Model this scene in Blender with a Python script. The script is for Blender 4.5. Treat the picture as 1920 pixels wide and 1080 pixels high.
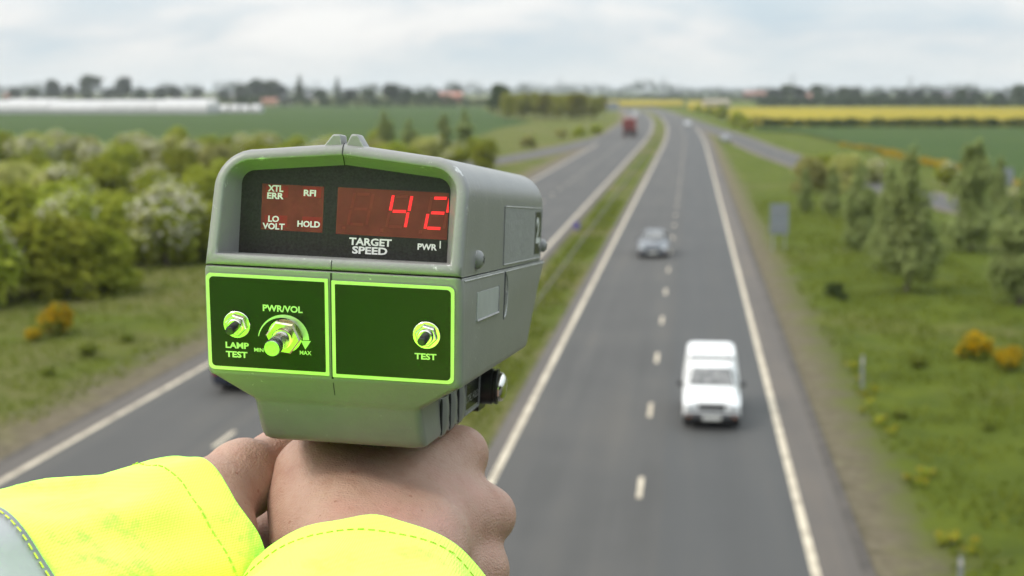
import bpy, bmesh, math, random
import numpy as np
from mathutils import Vector, Matrix, noise as mnoise

for _o in list(bpy.data.objects):
    bpy.data.objects.remove(_o)
SC = bpy.context.scene
COL = SC.collection
rad = math.radians

# ------------------------------------------------------------------ camera
EYE = 9.5                      # eye height above the road
FPX = 2830.0                   # focal length in pixels of a 1920 wide frame
PITCH, YAW = rad(7.45), rad(6.735)
cam_d = bpy.data.cameras.new('camera')
cam = bpy.data.objects.new('camera', cam_d)
COL.objects.link(cam)
cam_d.sensor_width = 36.0
cam_d.lens = FPX / 1920 * 36.0
cam_d.clip_start = 0.02
cam_d.clip_end = 30000
cam.rotation_euler = (math.pi / 2 - PITCH, 0, YAW)
cam.location = (0, 0, EYE)
cam_d.dof.use_dof = True
cam_d.dof.focus_distance = 0.655
cam_d.dof.aperture_fstop = 14.6
cam_d.dof.aperture_blades = 0
SC.camera = cam
CM = Matrix.Translation((0, 0, EYE)) @ cam.rotation_euler.to_matrix().to_4x4()

# ------------------------------------------------------------------ sky and sun
SUN_DIR = Vector((-0.60, -0.35, 0.72)).normalized()      # points to the sun
SUN_EL = math.asin(SUN_DIR.z)
SUN_AZ = math.atan2(SUN_DIR.x, SUN_DIR.y)
world = bpy.data.worlds.new("World")
SC.world = world
world.use_nodes = True
nt = world.node_tree
nt.nodes.clear()


def N(nt, kind, **kw):
    n = nt.nodes.new(kind)
    for k, v in kw.items():
        if k.startswith('i_'):
            n.inputs[k[2:].replace('_', ' ')].default_value = v
        else:
            setattr(n, k, v)
    return n


def M(nt, op, a=None, b=None, c=None, clamp=False):
    n = nt.nodes.new('ShaderNodeMath')
    n.operation = op
    n.use_clamp = clamp
    for i, v in enumerate((a, b, c)):
        if v is None:
            continue
        if isinstance(v, (int, float)):
            n.inputs[i].default_value = v
        else:
            nt.links.new(v, n.inputs[i])
    return n.outputs[0]


def RAMP(nt, fac, stops):
    r = nt.nodes.new('ShaderNodeValToRGB')
    el = r.color_ramp.elements
    while len(el) < len(stops):
        el.new(0.5)
    for e, (p, c) in zip(el, stops):
        e.position = p
        e.color = (*c, 1) if len(c) == 3 else c
    nt.links.new(fac, r.inputs[0])
    return r.outputs[0]


def MIX(nt, fac, a, b, blend='MIX'):
    n = nt.nodes.new('ShaderNodeMix')
    n.data_type = 'RGBA'
    n.blend_type = blend
    n.clamp_factor = True
    for s, v in ((n.inputs[0], fac), (n.inputs[6], a), (n.inputs[7], b)):
        if isinstance(v, (int, float)):
            s.default_value = v
        elif isinstance(v, tuple):
            s.default_value = (*v, 1) if len(v) == 3 else v
        else:
            nt.links.new(v, s)
    return n.outputs[2]


sky = N(nt, 'ShaderNodeTexSky', sky_type='NISHITA', sun_disc=False, sun_elevation=SUN_EL,
        sun_rotation=SUN_AZ, air_density=1.0, dust_density=3.0, ozone_density=1.0)
tc = N(nt, 'ShaderNodeTexCoord')
sep = N(nt, 'ShaderNodeSeparateXYZ')
nt.links.new(tc.outputs['Generated'], sep.inputs[0])
mp = N(nt, 'ShaderNodeMapping')
nt.links.new(tc.outputs['Generated'], mp.inputs[0])
mp.inputs['Scale'].default_value = (7.0, 7.0, 24.0)
mp.inputs['Location'].default_value = (3.2, 1.1, 0.4)
cn = N(nt, 'ShaderNodeTexNoise', i_Scale=1.0, i_Detail=5.0, i_Roughness=0.52, i_Distortion=0.25)
nt.links.new(mp.outputs[0], cn.inputs['Vector'])
# thin stratus: white sheets with bluish grey gaps (values are relative to the strength below)
cl = RAMP(nt, M(nt, 'SUBTRACT', cn.outputs[0], M(nt, 'MULTIPLY', sep.outputs['X'], 0.16)), [(0.36, (5.9, 6.95, 7.6)), (0.47, (7.1, 7.7, 8.0)), (0.58, (8.6, 8.7, 8.65)), (0.70, (9.4, 9.4, 9.2))])
zc = M(nt, 'MAXIMUM', sep.outputs['Z'], 0.0)
# the lowest few degrees are veiled and evenly pale
veil = M(nt, 'MULTIPLY', M(nt, 'SUBTRACT', 1.0, M(nt, 'DIVIDE', zc, 0.035), clamp=True), 0.85)
cl2 = MIX(nt, veil, cl, (8.6, 9.05, 8.95))
grow = M(nt, 'ADD', 1.0, M(nt, 'MULTIPLY', zc, 2.0))      # overcast skies brighten towards the zenith
vm = N(nt, 'ShaderNodeVectorMath', operation='SCALE')
nt.links.new(cl2, vm.inputs[0])
nt.links.new(grow, vm.inputs['Scale'])
skymix = MIX(nt, 0.88, sky.outputs[0], vm.outputs[0])
bg = N(nt, 'ShaderNodeBackground', i_Strength=0.105)
nt.links.new(skymix, bg.inputs[0])
wo = N(nt, 'ShaderNodeOutputWorld')
nt.links.new(bg.outputs[0], wo.inputs[0])

sun_d = bpy.data.lights.new('sun', 'SUN')
sun_d.energy = 2.0
sun_d.angle = rad(18)
sun_d.color = (1.0, 0.95, 0.87)
sun = bpy.data.objects.new('sun', sun_d)
sun.rotation_euler = SUN_DIR.to_track_quat('Z', 'Y').to_euler()
sun.location = (0, 0, 60)
COL.objects.link(sun)

SC.view_settings.view_transform = 'Standard'
SC.view_settings.look = 'None'
SC.view_settings.exposure = 0.0
SC.view_settings.gamma = 1.0
SC.view_settings.use_curve_mapping = False
SC.render.engine = 'CYCLES'
SC.cycles.use_denoising = True
SC.cycles.max_bounces = 8
SC.cycles.diffuse_bounces = 4
SC.cycles.glossy_bounces = 4
SC.cycles.transmission_bounces = 6
SC.cycles.transparent_max_bounces = 8
SC.cycles.volume_bounces = 0
SC.cycles.caustics_reflective = False
SC.cycles.caustics_refractive = False

# ------------------------------------------------------------------ helpers


def link(o, parent=None):
    COL.objects.link(o)
    if parent is not None:
        o.parent = parent
    return o


def mesh(name, verts, faces, mat=None, parent=None, smooth=False, mats=None, midx=None, sharp=None):
    """ONE mesh object out of plain lists"""
    me = bpy.data.meshes.new(name)
    me.from_pydata([tuple(v) for v in verts], [], [tuple(f) for f in faces])
    for m in (mats or ([mat] if mat else [])):
        me.materials.append(m)
    if midx is not None:
        me.polygons.foreach_set('material_index', midx)
    if smooth:
        me.polygons.foreach_set('use_smooth', [True] * len(me.polygons))
        if sharp:
            me.set_sharp_from_angle(angle=rad(sharp))
    me.update()
    return link(bpy.data.objects.new(name, me), parent)


def empty(name, loc=(0, 0, 0), rz=0.0):
    o = bpy.data.objects.new(name, None)
    o.location = loc
    o.rotation_euler = (0, 0, rz)
    o.empty_display_size = 0.2
    return link(o)


def tag(o, label=None, cat=None, group=None, kind=None):
    if label:
        o['label'] = label
    if cat:
        o['category'] = cat
    if group:
        o['group'] = group
    if kind:
        o['kind'] = kind
    return o


def copy_tree(o, parent=None):
    c = o.copy()
    COL.objects.link(c)
    if parent is not None:
        c.parent = parent
    for ch in [x for x in o.children]:
        copy_tree(ch, c)
    return c


class MB:
    """collects simple shapes into one mesh"""

    def __init__(self):
        self.v, self.f, self.m = [], [], []

    def add(self, vs, fs, mi=0):
        b = len(self.v)
        self.v += [Vector(v) for v in vs]
        self.f += [tuple(i + b for i in f) for f in fs]
        self.m += [mi] * len(fs)

    def box(self, c, s, mi=0, bev=0.0, taper=1.0, rz=0.0):
        x, y, z = (q / 2 for q in s)
        if bev <= 0:
            P = [(-x, -y, -z), (x, -y, -z), (x, y, -z), (-x, y, -z),
                 (-x * taper, -y * taper, z), (x * taper, -y * taper, z), (x * taper, y * taper, z), (-x * taper, y * taper, z)]
            F = [(3, 2, 1, 0), (4, 5, 6, 7), (0, 1, 5, 4), (1, 2, 6, 5), (2, 3, 7, 6), (3, 0, 4, 7)]
        else:
            b = min(bev, x * .9, y * .9, z * .9)
            P, F = [], []
            rings = [(-z, b), (-z + b, 0), (z - b, 0), (z, b)]
            for k, (zz, ins) in enumerate(rings):
                t = taper if k >= 2 else 1.0
                xx, yy = x * t - ins, y * t - ins
                bb = b
                P += [(-xx + bb, -yy, zz), (xx - bb, -yy, zz), (xx, -yy + bb, zz), (xx, yy - bb, zz),
                      (xx - bb, yy, zz), (-xx + bb, yy, zz), (-xx, yy - bb, zz), (-xx, -yy + bb, zz)]
            for k in range(3):
                for i in range(8):
                    j = (i + 1) % 8
                    F.append((k * 8 + i, k * 8 + j, k * 8 + 8 + j, k * 8 + 8 + i))
            F.append(tuple(range(7, -1, -1)))
            F.append(tuple(range(24, 32)))
        cr, sr = math.cos(rz), math.sin(rz)
        self.add([(c[0] + p[0] * cr - p[1] * sr, c[1] + p[0] * sr + p[1] * cr, c[2] + p[2]) for p in P], F, mi)

    def tube(self, pts, radii, n=10, mi=0, cap=True):
        pts = [Vector(p) for p in pts]
        if isinstance(radii, (int, float)):
            radii = [radii] * len(pts)
        V, F = [], []
        prev = None
        for i, p in enumerate(pts):
            t = (pts[min(i + 1, len(pts) - 1)] - pts[max(i - 1, 0)])
            if t.length < 1e-9:
                t = Vector((0, 0, 1))
            t.normalize()
            if prev is None:
                a = Vector((0, 0, 1)) if abs(t.z) < .9 else Vector((1, 0, 0))
                u = t.cross(a).normalized()
            else:
                u = (prev - t * prev.dot(t)).normalized()
            prev = u
            w = t.cross(u)
            for k in range(n):
                a = 2 * math.pi * k / n
                V.append(p + (u * math.cos(a) + w * math.sin(a)) * radii[i])
        for i in range(len(pts) - 1):
            for k in range(n):
                j = (k + 1) % n
                F.append((i * n + k, i * n + j, i * n + n + j, i * n + n + k))
        if cap:
            F.append(tuple(range(n - 1, -1, -1)))
            F.append(tuple(range((len(pts) - 1) * n, len(pts) * n)))
        self.add(V, F, mi)

    def loft(self, rings, mi=0, cap0=True, cap1=True, closed=True):
        n = len(rings[0])
        V = [p for r in rings for p in r]
        F = []
        for i in range(len(rings) - 1):
            for k in range(n if closed else n - 1):
                j = (k + 1) % n
                F.append((i * n + k, i * n + j, i * n + n + j, i * n + n + k))
        if cap0:
            F.append(tuple(range(n - 1, -1, -1)))
        if cap1:
            F.append(tuple(range((len(rings) - 1) * n, len(rings) * n)))
        self.add(V, F, mi)

    def blob(self, c, r, n=10, mi=0):
        rings = []
        for i in range(n // 2 + 1):
            a = math.pi * (i + .02) / (n // 2 + .04)
            rings.append([(c[0] + r[0] * math.sin(a) * math.cos(2 * math.pi * k / n),
                           c[1] + r[1] * math.sin(a) * math.sin(2 * math.pi * k / n),
                           c[2] - r[2] * math.cos(a)) for k in range(n)])
        self.loft(rings, mi)

    def build(self, name, mat=None, parent=None, smooth=True, mats=None, sharp=35):
        return mesh(name, self.v, self.f, mat, parent, smooth, mats, self.m if mats else None, sharp if smooth else None)


def fix_normals(o):
    bm = bmesh.new()
    bm.from_mesh(o.data)
    bmesh.ops.recalc_face_normals(bm, faces=bm.faces)
    bm.to_mesh(o.data)
    bm.free()
    return o


# ------------------------------------------------------------------ materials


def new_mat(name):
    m = bpy.data.materials.new(name)
    m.use_nodes = True
    t = m.node_tree
    t.nodes.clear()
    out = N(t, 'ShaderNodeOutputMaterial')
    b = N(t, 'ShaderNodeBsdfPrincipled')
    t.links.new(b.outputs[0], out.inputs[0])
    return m, t, b


def simple(name, c, rough=0.5, metal=0.0, var=0.12, scale=8.0, bump=0.0, bscale=60.0, spec=0.5, c2=None, coat=0.0, objrand=0.0):
    """principled surface whose colour is broken up by noise"""
    m, t, b = new_mat(name)
    tcn = N(t, 'ShaderNodeTexCoord')
    nz = N(t, 'ShaderNodeTexNoise', i_Scale=scale, i_Detail=4.0, i_Roughness=0.6)
    t.links.new(tcn.outputs['Object'], nz.inputs['Vector'])
    lo = tuple(max(0, x * (1 - var)) for x in c)
    hi = c2 if c2 else tuple(min(1, x * (1 + var)) for x in c)
    colr = RAMP(t, nz.outputs[0], [(0.35, lo), (0.65, hi)])
    if objrand:
        oi = N(t, 'ShaderNodeObjectInfo')
        hs = N(t, 'ShaderNodeHueSaturation')
        t.links.new(M(t, 'ADD', 1 - objrand, M(t, 'MULTIPLY', oi.outputs['Random'], 2 * objrand)), hs.inputs['Value'])
        t.links.new(M(t, 'ADD', 0.5 - objrand * .08, M(t, 'MULTIPLY', oi.outputs['Random'], objrand * .16)), hs.inputs['Hue'])
        t.links.new(colr, hs.inputs['Color'])
        colr = hs.outputs[0]
    t.links.new(colr, b.inputs['Base Color'])
    b.inputs['Roughness'].default_value = rough
    b.inputs['Metallic'].default_value = metal
    b.inputs['Specular IOR Level'].default_value = spec
    b.inputs['Coat Weight'].default_value = coat
    if bump:
        n2 = N(t, 'ShaderNodeTexNoise', i_Scale=bscale, i_Detail=3.0)
        t.links.new(tcn.outputs['Object'], n2.inputs['Vector'])
        bp = N(t, 'ShaderNodeBump', i_Strength=bump, i_Distance=0.01)
        t.links.new(n2.outputs[0], bp.inputs['Height'])
        t.links.new(bp.outputs[0], b.inputs['Normal'])
    return m


def leafmat(name, c, c2, objrand=0.25, scale=0.9):
    """leaves: diffuse with a little light coming through; patches of lighter and darker growth"""
    m = bpy.data.materials.new(name)
    m.use_nodes = True
    t = m.node_tree
    t.nodes.clear()
    out = N(t, 'ShaderNodeOutputMaterial')
    tcn = N(t, 'ShaderNodeTexCoord')
    oi = N(t, 'ShaderNodeObjectInfo')
    va = N(t, 'ShaderNodeVectorMath', operation='ADD')
    t.links.new(tcn.outputs['Object'], va.inputs[0])
    t.links.new(oi.outputs['Location'], va.inputs[1])
    nz = N(t, 'ShaderNodeTexNoise', i_Scale=scale, i_Detail=5.0, i_Roughness=0.65)
    t.links.new(va.outputs[0], nz.inputs['Vector'])
    colr = RAMP(t, nz.outputs[0], [(0.34, c), (0.68, c2)])
    hs = N(t, 'ShaderNodeHueSaturation')
    t.links.new(M(t, 'ADD', 1 - objrand, M(t, 'MULTIPLY', oi.outputs['Random'], 2 * objrand)), hs.inputs['Value'])
    t.links.new(M(t, 'ADD', 0.5 - objrand * .03, M(t, 'MULTIPLY', oi.outputs['Random'], objrand * .06)), hs.inputs['Hue'])
    t.links.new(colr, hs.inputs['Color'])
    d = N(t, 'ShaderNodeBsdfDiffuse')
    tr = N(t, 'ShaderNodeBsdfTranslucent')
    t.links.new(hs.outputs[0], d.inputs[0])
    t.links.new(hs.outputs[0], tr.inputs[0])
    mx = N(t, 'ShaderNodeMixShader')
    mx.inputs[0].default_value = 0.42
    t.links.new(d.outputs[0], mx.inputs[1])
    t.links.new(tr.outputs[0], mx.inputs[2])
    t.links.new(mx.outputs[0], out.inputs[0])
    return m


# pixel helpers: where a pixel of the 1920 x 1080 photograph lands in the world
def pz(px, py, Z):
    """camera space point (right, up, forward) at depth Z"""
    return Vector(((px - 960) / FPX * Z, (540 - py) / FPX * Z, Z))


def c2w(v):
    return CM @ Vector((v[0], v[1], -v[2]))


def ground(px, py, z=0.0):
    d = (CM.to_3x3() @ Vector(((px - 960) / FPX, (540 - py) / FPX, -1)))
    t = (z - EYE) / d.z
    return Vector((d.x * t, d.y * t, z))


def depth_at(py):
    return FPX * EYE / math.cos(PITCH) / (py - 170.0)


def at_y(px, Y):
    """world x of pixel column px at road distance Y (near the ground)"""
    d = (CM.to_3x3() @ Vector(((px - 960) / FPX, (540 - 200) / FPX, -1)))
    return d.x / d.y * Y
# ------------------------------------------------------------------ ground, roads, fields
BEND0, BENDK = 250.0, 1 / 14580.0


def bend(y):
    return -max(0.0, y - BEND0) ** 2 * BENDK


def gz(x, y):
    """height of the grass"""
    c = x - bend(y)
    d = min(abs(c - 4.5), abs(c + 18.5)) if (c > 4.5 or c < -18.5) else 0.0
    k = min(1.0, d / 6.0)
    far = max(0.0, 1.0 - y / 220.0)
    n = mnoise.noise(Vector((x * .11, y * .09, 3.1))) * .35 + mnoise.noise(Vector((x * .5, y * .5, 7.7))) * .12 + mnoise.noise(Vector((x * 1.7, y * 1.7, 1.7))) * .05
    return -0.06 + k * far * max(-0.25, n)


def ground_material():
    m, t, b = new_mat('verge_grass')
    g = N(t, 'ShaderNodeNewGeometry')
    sp = N(t, 'ShaderNodeSeparateXYZ')
    t.links.new(g.outputs['Position'], sp.inputs[0])
    yb = M(t, 'MAXIMUM', M(t, 'SUBTRACT', sp.outputs[1], BEND0), 0.0)
    c = M(t, 'ADD', sp.outputs[0], M(t, 'MULTIPLY', M(t, 'MULTIPLY', yb, yb), BENDK))

    def noise(s, d=4.0, r=.6):
        q = N(t, 'ShaderNodeTexNoise', i_Scale=s, i_Detail=d, i_Roughness=r)
        t.links.new(g.outputs['Position'], q.inputs['Vector'])
        return q.outputs[0]
    big, mid, fine, tiny = noise(.09), noise(.42, 6, .7), noise(2.2, 6, .75), noise(11., 4, .7)
    lush = RAMP(t, mid, [(.30, (.054, .074, .008)), (.50, (.078, .103, .009)), (.68, (.104, .130, .010))])
    dry = RAMP(t, fine, [(.30, (.090, .090, .022)), (.52, (.140, .130, .046)), (.72, (.195, .172, .078))])
    f1 = M(t, 'MULTIPLY', M(t, 'SUBTRACT', M(t, 'ADD', big, M(t, 'MULTIPLY', fine, .45)), M(t, 'ADD', .62, M(t, 'MULTIPLY', M(t, 'GREATER_THAN', c, 0.0), .14))), 4.0, clamp=True)
    grass = MIX(t, f1, lush, dry)
    # tufts: light and dark blades of the sward
    grass = MIX(t, M(t, 'MULTIPLY', M(t, 'SUBTRACT', tiny, .5, clamp=True), 1.2, clamp=True), grass, (.115, .125, .024))
    grass = MIX(t, M(t, 'MULTIPLY', M(t, 'SUBTRACT', .46, fine, clamp=True), .8, clamp=True), grass, (.040, .058, .009))
    # bare earth and straw beside the tarmac
    wob = M(t, 'MULTIPLY', M(t, 'SUBTRACT', fine, .5), 2.4)
    wob = M(t, 'ADD', wob, M(t, 'MULTIPLY', M(t, 'SUBTRACT', mid, .5), 2.6))
    dr = M(t, 'SUBTRACT', c, 3.5)
    er = M(t, 'MULTIPLY', M(t, 'SUBTRACT', 2.35, M(t, 'ADD', dr, wob)), .62, clamp=True)
    dl = M(t, 'SUBTRACT', -17.4, c)
    el = M(t, 'MULTIPLY', M(t, 'SUBTRACT', 3.0, M(t, 'ADD', dl, M(t, 'MULTIPLY', wob, 1.3))), .5, clamp=True)
    inmed = M(t, 'MULTIPLY', M(t, 'GREATER_THAN', c, -8.9), M(t, 'LESS_THAN', c, -4.0))
    dm = M(t, 'SUBTRACT', M(t, 'ABSOLUTE', M(t, 'ADD', c, 6.6)), 1.05)
    em = M(t, 'MULTIPLY', M(t, 'ADD', M(t, 'MULTIPLY', dm, 1.6), M(t, 'MULTIPLY', wob, .5)), 1.2, clamp=True)
    right = M(t, 'GREATER_THAN', c, -4.0)
    left = M(t, 'LESS_THAN', c, -8.9)
    e = M(t, 'ADD', M(t, 'ADD', M(t, 'MULTIPLY', er, right), M(t, 'MULTIPLY', el, left)), M(t, 'MULTIPLY', em, inmed), clamp=True)
    earth = RAMP(t, fine, [(.32, (.11, .088, .064)), (.55, (.17, .138, .10)), (.75, (.25, .21, .15))])
    colr = MIX(t, M(t, 'MULTIPLY', e, .85), grass, earth)
    t.links.new(colr, b.inputs['Base Color'])
    b.inputs['Roughness'].default_value = .95
    b.inputs['Specular IOR Level'].default_value = .1
    bp = N(t, 'ShaderNodeBump', i_Strength=.8, i_Distance=.25)
    t.links.new(M(t, 'ADD', fine, M(t, 'MULTIPLY', tiny, .4)), bp.inputs['Height'])
    t.links.new(bp.outputs[0], b.inputs['Normal'])
    return m


def axis(spans):
    out = [spans[0][0]]
    for a, b, s in spans:
        k = max(1, int(round((b - a) / s)))
        out += [a + (b - a) * i / k for i in range(1, k + 1)]
    return out


gx = axis([(-9000, -3000, 1500), (-3000, -600, 300), (-600, -120, 40), (-120, -50, 5), (-50, -16, .9), (-16, 2, 2.0), (2, 30, .7), (30, 80, 4), (80, 400, 32), (400, 3000, 260), (3000, 9000, 1500)])
gy = axis([(-400, 0, 100), (0, 24, 8), (24, 110, .9), (110, 260, 3), (260, 600, 17), (600, 3000, 200), (3000, 14000, 1000)])
V = [(x, y, gz(x, y)) for y in gy for x in gx]
nx = len(gx)
F = [(j * nx + i, j * nx + i + 1, j * nx + nx + i + 1, j * nx + nx + i) for j in range(len(gy) - 1) for i in range(nx - 1)]
tag(mesh('ground', V, F, ground_material(), smooth=True), kind='structure')


def asphalt_material(name, base, warm):
    m, t, b = new_mat(name)
    g = N(t, 'ShaderNodeNewGeometry')
    sp = N(t, 'ShaderNodeSeparateXYZ')
    t.links.new(g.outputs['Position'], sp.inputs[0])
    yb = M(t, 'MAXIMUM', M(t, 'SUBTRACT', sp.outputs[1], BEND0), 0.0)
    c = M(t, 'ADD', sp.outputs[0], M(t, 'MULTIPLY', M(t, 'MULTIPLY', yb, yb), BENDK))
    cb = N(t, 'ShaderNodeCombineXYZ')
    t.links.new(c, cb.inputs[0])
    t.links.new(M(t, 'MULTIPLY', sp.outputs[1], .035), cb.inputs[1])
    st = N(t, 'ShaderNodeTexNoise', i_Scale=1.15, i_Detail=5.0, i_Roughness=.62)       # wear drawn out along the traffic
    t.links.new(cb.outputs[0], st.inputs['Vector'])
    pa = N(t, 'ShaderNodeTexNoise', i_Scale=.16, i_Detail=4.0, i_Roughness=.6)          # patches
    t.links.new(g.outputs['Position'], pa.inputs['Vector'])
    gr = N(t, 'ShaderNodeTexNoise', i_Scale=34., i_Detail=3.0, i_Roughness=.7)          # aggregate
    t.links.new(g.outputs['Position'], gr.inputs['Vector'])
    v = M(t, 'ADD', M(t, 'MULTIPLY', st.outputs[0], .55), M(t, 'ADD', M(t, 'MULTIPLY', pa.outputs[0], .35), M(t, 'MULTIPLY', gr.outputs[0], .1)))
    colr = RAMP(t, v, [(.38, tuple(x * .80 for x in base)), (.5, base), (.62, tuple(x * y for x, y in zip(base, warm)))])
    t.links.new(colr, b.inputs['Base Color'])
    # the inner lane is cooler and darker, polished where the wheels run
    lane = M(t, 'MULTIPLY', M(t, 'GREATER_THAN', M(t, 'ADD', c, M(t, 'MULTIPLY', M(t, 'SUBTRACT', pa.outputs[0], .5), .5)), -0.55), M(t, 'LESS_THAN', c, 2.5))
    colr = MIX(t, M(t, 'MULTIPLY', lane, .5), colr, tuple(x * y for x, y in zip(base, (.84, .90, .97))))
    wt = M(t, 'MULTIPLY', M(t, 'SINE', M(t, 'MULTIPLY', M(t, 'ADD', c, 1.0), 3.49)), M(t, 'MULTIPLY', st.outputs[0], .5))
    colr = MIX(t, M(t, 'MULTIPLY', wt, .55, clamp=True), colr, tuple(x * .72 for x in base))
    t.links.new(colr, b.inputs['Base Color'])
    b.inputs['Roughness'].default_value = .78
    b.inputs['Specular IOR Level'].default_value = .35
    bp = N(t, 'ShaderNodeBump', i_Strength=.35, i_Distance=.01)
    t.links.new(gr.outputs[0], bp.inputs['Height'])
    t.links.new(bp.outputs[0], b.inputs['Normal'])
    return m


ASPH = asphalt_material('worn_asphalt', (.064, .061, .057), (1.22, 1.18, 1.12))
STRIP = asphalt_material('dusty_strip', (.092, .079, .068), (1.25, 1.2, 1.12))
LINE = simple('line_paint', (.41, .345, .25), .6, var=.22, scale=1.6, c2=(.58, .50, .375))
GUT = simple('dark_gutter', (.062, .052, .043), .9, var=.3, scale=1.5)
YS = axis([(-30, 250, 10), (250, 1500, 20)])


def ribbon(name, xl, xr, z, mat, y0=-30, y1=1500, kind='structure', cont=None):
    ys = [y for y in YS if y0 < y < y1]
    ys = [y0] + ys + [y1]
    V, F = [], []
    for y in ys:
        V += [(xl + bend(y), y, z), (xr + bend(y), y, z)]
    for i in range(len(ys) - 1):
        F.append((2 * i, 2 * i + 1, 2 * i + 3, 2 * i + 2))
    o = mesh(name, V, F, mat)
    tag(o, kind=kind)
    return o


ribbon('carriageway', -5.25, 3.62, 0.0, ASPH)
ribbon('carriageway', -17.45, -8.05, 0.0, ASPH)
ribbon('hard_strip', 2.66, 3.60, 0.004, STRIP)
ribbon('hard_strip', -5.22, -4.84, 0.004, STRIP)
ribbon('hard_strip', -17.42, -16.78, 0.004, STRIP)
ribbon('hard_strip', -8.5, -8.08, 0.004, STRIP)
ribbon('drain_channel', 3.50, 3.76, 0.009, GUT)
ribbon('drain_channel', -17.66, -17.40, 0.009, GUT)
for a in (2.48, -4.84, -8.76, -16.78):
    ribbon('edge_line', a + .015, a + .205, 0.008, LINE)


def dashes(xc, first, n, step=9.0, ln=2.0, w=.13):
    V, F = [], []
    for k in range(n):
        y = first + k * step
        b = len(V)
        for yy in (y - ln / 2, y + ln / 2):
            V.append((xc - w / 2 + bend(yy), yy, .008))
            V.append((xc + w / 2 + bend(yy), yy, .008))
        F.append((b, b + 1, b + 3, b + 2))
    tag(mesh('lane_line', V, F, LINE), kind='structure')


dashes(-1.09, 35.6 - 18, 78)
dashes(-12.62, 39.4 - 18, 78)


def path_ribbon(name, pts, w, z, mat):
    V, F = [], []
    pts = [Vector((p[0], p[1], 0)) for p in pts]
    for i, p in enumerate(pts):
        t = (pts[min(i + 1, len(pts) - 1)] - pts[max(i - 1, 0)]).normalized()
        s = Vector((t.y, -t.x, 0)) * (w if isinstance(w, (int, float)) else w[i]) / 2
        V += [p - s + Vector((0, 0, z)), p + s + Vector((0, 0, z))]
    for i in range(len(pts) - 1):
        F.append((2 * i, 2 * i + 1, 2 * i + 3, 2 * i + 2))
    return tag(mesh(name, V, F, mat), kind='structure')


def smooth_path(pts, n=8):
    out = []
    P = [Vector((p[0], p[1])) for p in pts]
    for i in range(len(P) - 1):
        a, b, c, d = P[max(i - 1, 0)], P[i], P[i + 1], P[min(i + 2, len(P) - 1)]
        for k in range(n):
            u = k / n
            out.append(.5 * ((2 * b) + (c - a) * u + (2 * a - 5 * b + 4 * c - d) * u * u + (3 * b - a - 3 * c + d) * u ** 3))
    out.append(P[-1])
    return out


# slip roads either side
SLIP_R = smooth_path([(bend(560) + 2.5, 560), (bend(430) + 4.4, 430), (8.3, 330), (11.6, 255), (15.4, 195), (21.5, 135), (31, 85), (45, 40), (60, 0)])
SLIP_L = smooth_path([(bend(420) - 16.0, 420), (-16.6, 330), (-18.4, 285), (-22.0, 240), (-27.0, 200), (-36, 150), (-48, 118)])
path_ribbon('slip_road_edge', SLIP_R, 6.6, -.012, simple('slip_verge', (.14, .112, .078), .95, var=.25, scale=.4))
path_ribbon('slip_road', SLIP_R, 5.0, .013, ASPH)
path_ribbon('slip_road_edge', SLIP_L, 6.4, -.012, bpy.data.materials['slip_verge'])
path_ribbon('slip_road', SLIP_L, 4.8, .013, ASPH)


def field_mat(name, c1, c2, c3, s=.02, fine=.9):
    m, t, b = new_mat(name)
    g = N(t, 'ShaderNodeNewGeometry')
    mp_ = N(t, 'ShaderNodeMapping')
    mp_.inputs['Scale'].default_value = (.35, 1.0, 1.0)
    t.links.new(g.outputs['Position'], mp_.inputs[0])
    a = N(t, 'ShaderNodeTexNoise', i_Scale=s, i_Detail=5.0, i_Roughness=.6)
    t.links.new(mp_.outputs[0], a.inputs['Vector'])
    f = N(t, 'ShaderNodeTexNoise', i_Scale=fine, i_Detail=3.0, i_Roughness=.7)
    t.links.new(g.outputs['Position'], f.inputs['Vector'])
    v = M(t, 'ADD', M(t, 'MULTIPLY', a.outputs[0], .75), M(t, 'MULTIPLY', f.outputs[0], .25))
    t.links.new(RAMP(t, v, [(.36, c1), (.5, c2), (.64, c3)]), b.inputs['Base Color'])
    b.inputs['Roughness'].default_value = .95
    b.inputs['Specular IOR Level'].default_value = .1
    return m


WHEAT = field_mat('young_wheat', (.030, .060, .010), (.036, .066, .010), (.048, .075, .012))
RAPE = field_mat('rape_in_flower', (.18, .142, .010), (.245, .195, .010), (.31, .25, .016), s=.03)


def field(name, poly, z, mat, kind='structure', h=0.0):
    P = [Vector((p[0], p[1], z)) for p in poly]
    n = len(P)
    if h:
        V = P + [p + Vector((0, 0, h)) for p in P]
        F = [tuple(range(n, 2 * n))] + [(i, (i + 1) % n, n + (i + 1) % n, n + i) for i in range(n)]
    else:
        V, F = P, [tuple(range(n))]
    o = mesh(name, V, F, mat)
    fix_normals(o)
    if o.data.polygons[0].normal.z < 0:
        o.data.flip_normals()
    return tag(o, kind=kind)


def gp(*pp):
    return [ground(x, y) for x, y in pp]


field('crop_field', gp((-700, 300), (600, 290), (880, 262), (935, 240), (1000, 229), (930, 216), (900, 199), (700, 196), (-700, 199)), -.005, WHEAT)
field('crop_field', gp((1420, 246), (1500, 249), (1640, 284), (1790, 322), (1990, 372), (2600, 372), (2600, 241), (1420, 240)), .22, WHEAT)
field('rape_field', gp((1366, 226), (1400, 233), (1440, 236), (2600, 236), (2600, 207), (1368, 206)), 0., RAPE, 'stuff', 1.2)
field('rape_field', gp((1118, 201), (1282, 200), (1280, 190), (1120, 190)), 0., RAPE, 'stuff', 1.2)
field('rape_field', gp((1290, 207), (1350, 208), (1350, 191), (1290, 191)), 0., RAPE, 'stuff', 1.2)
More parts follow.
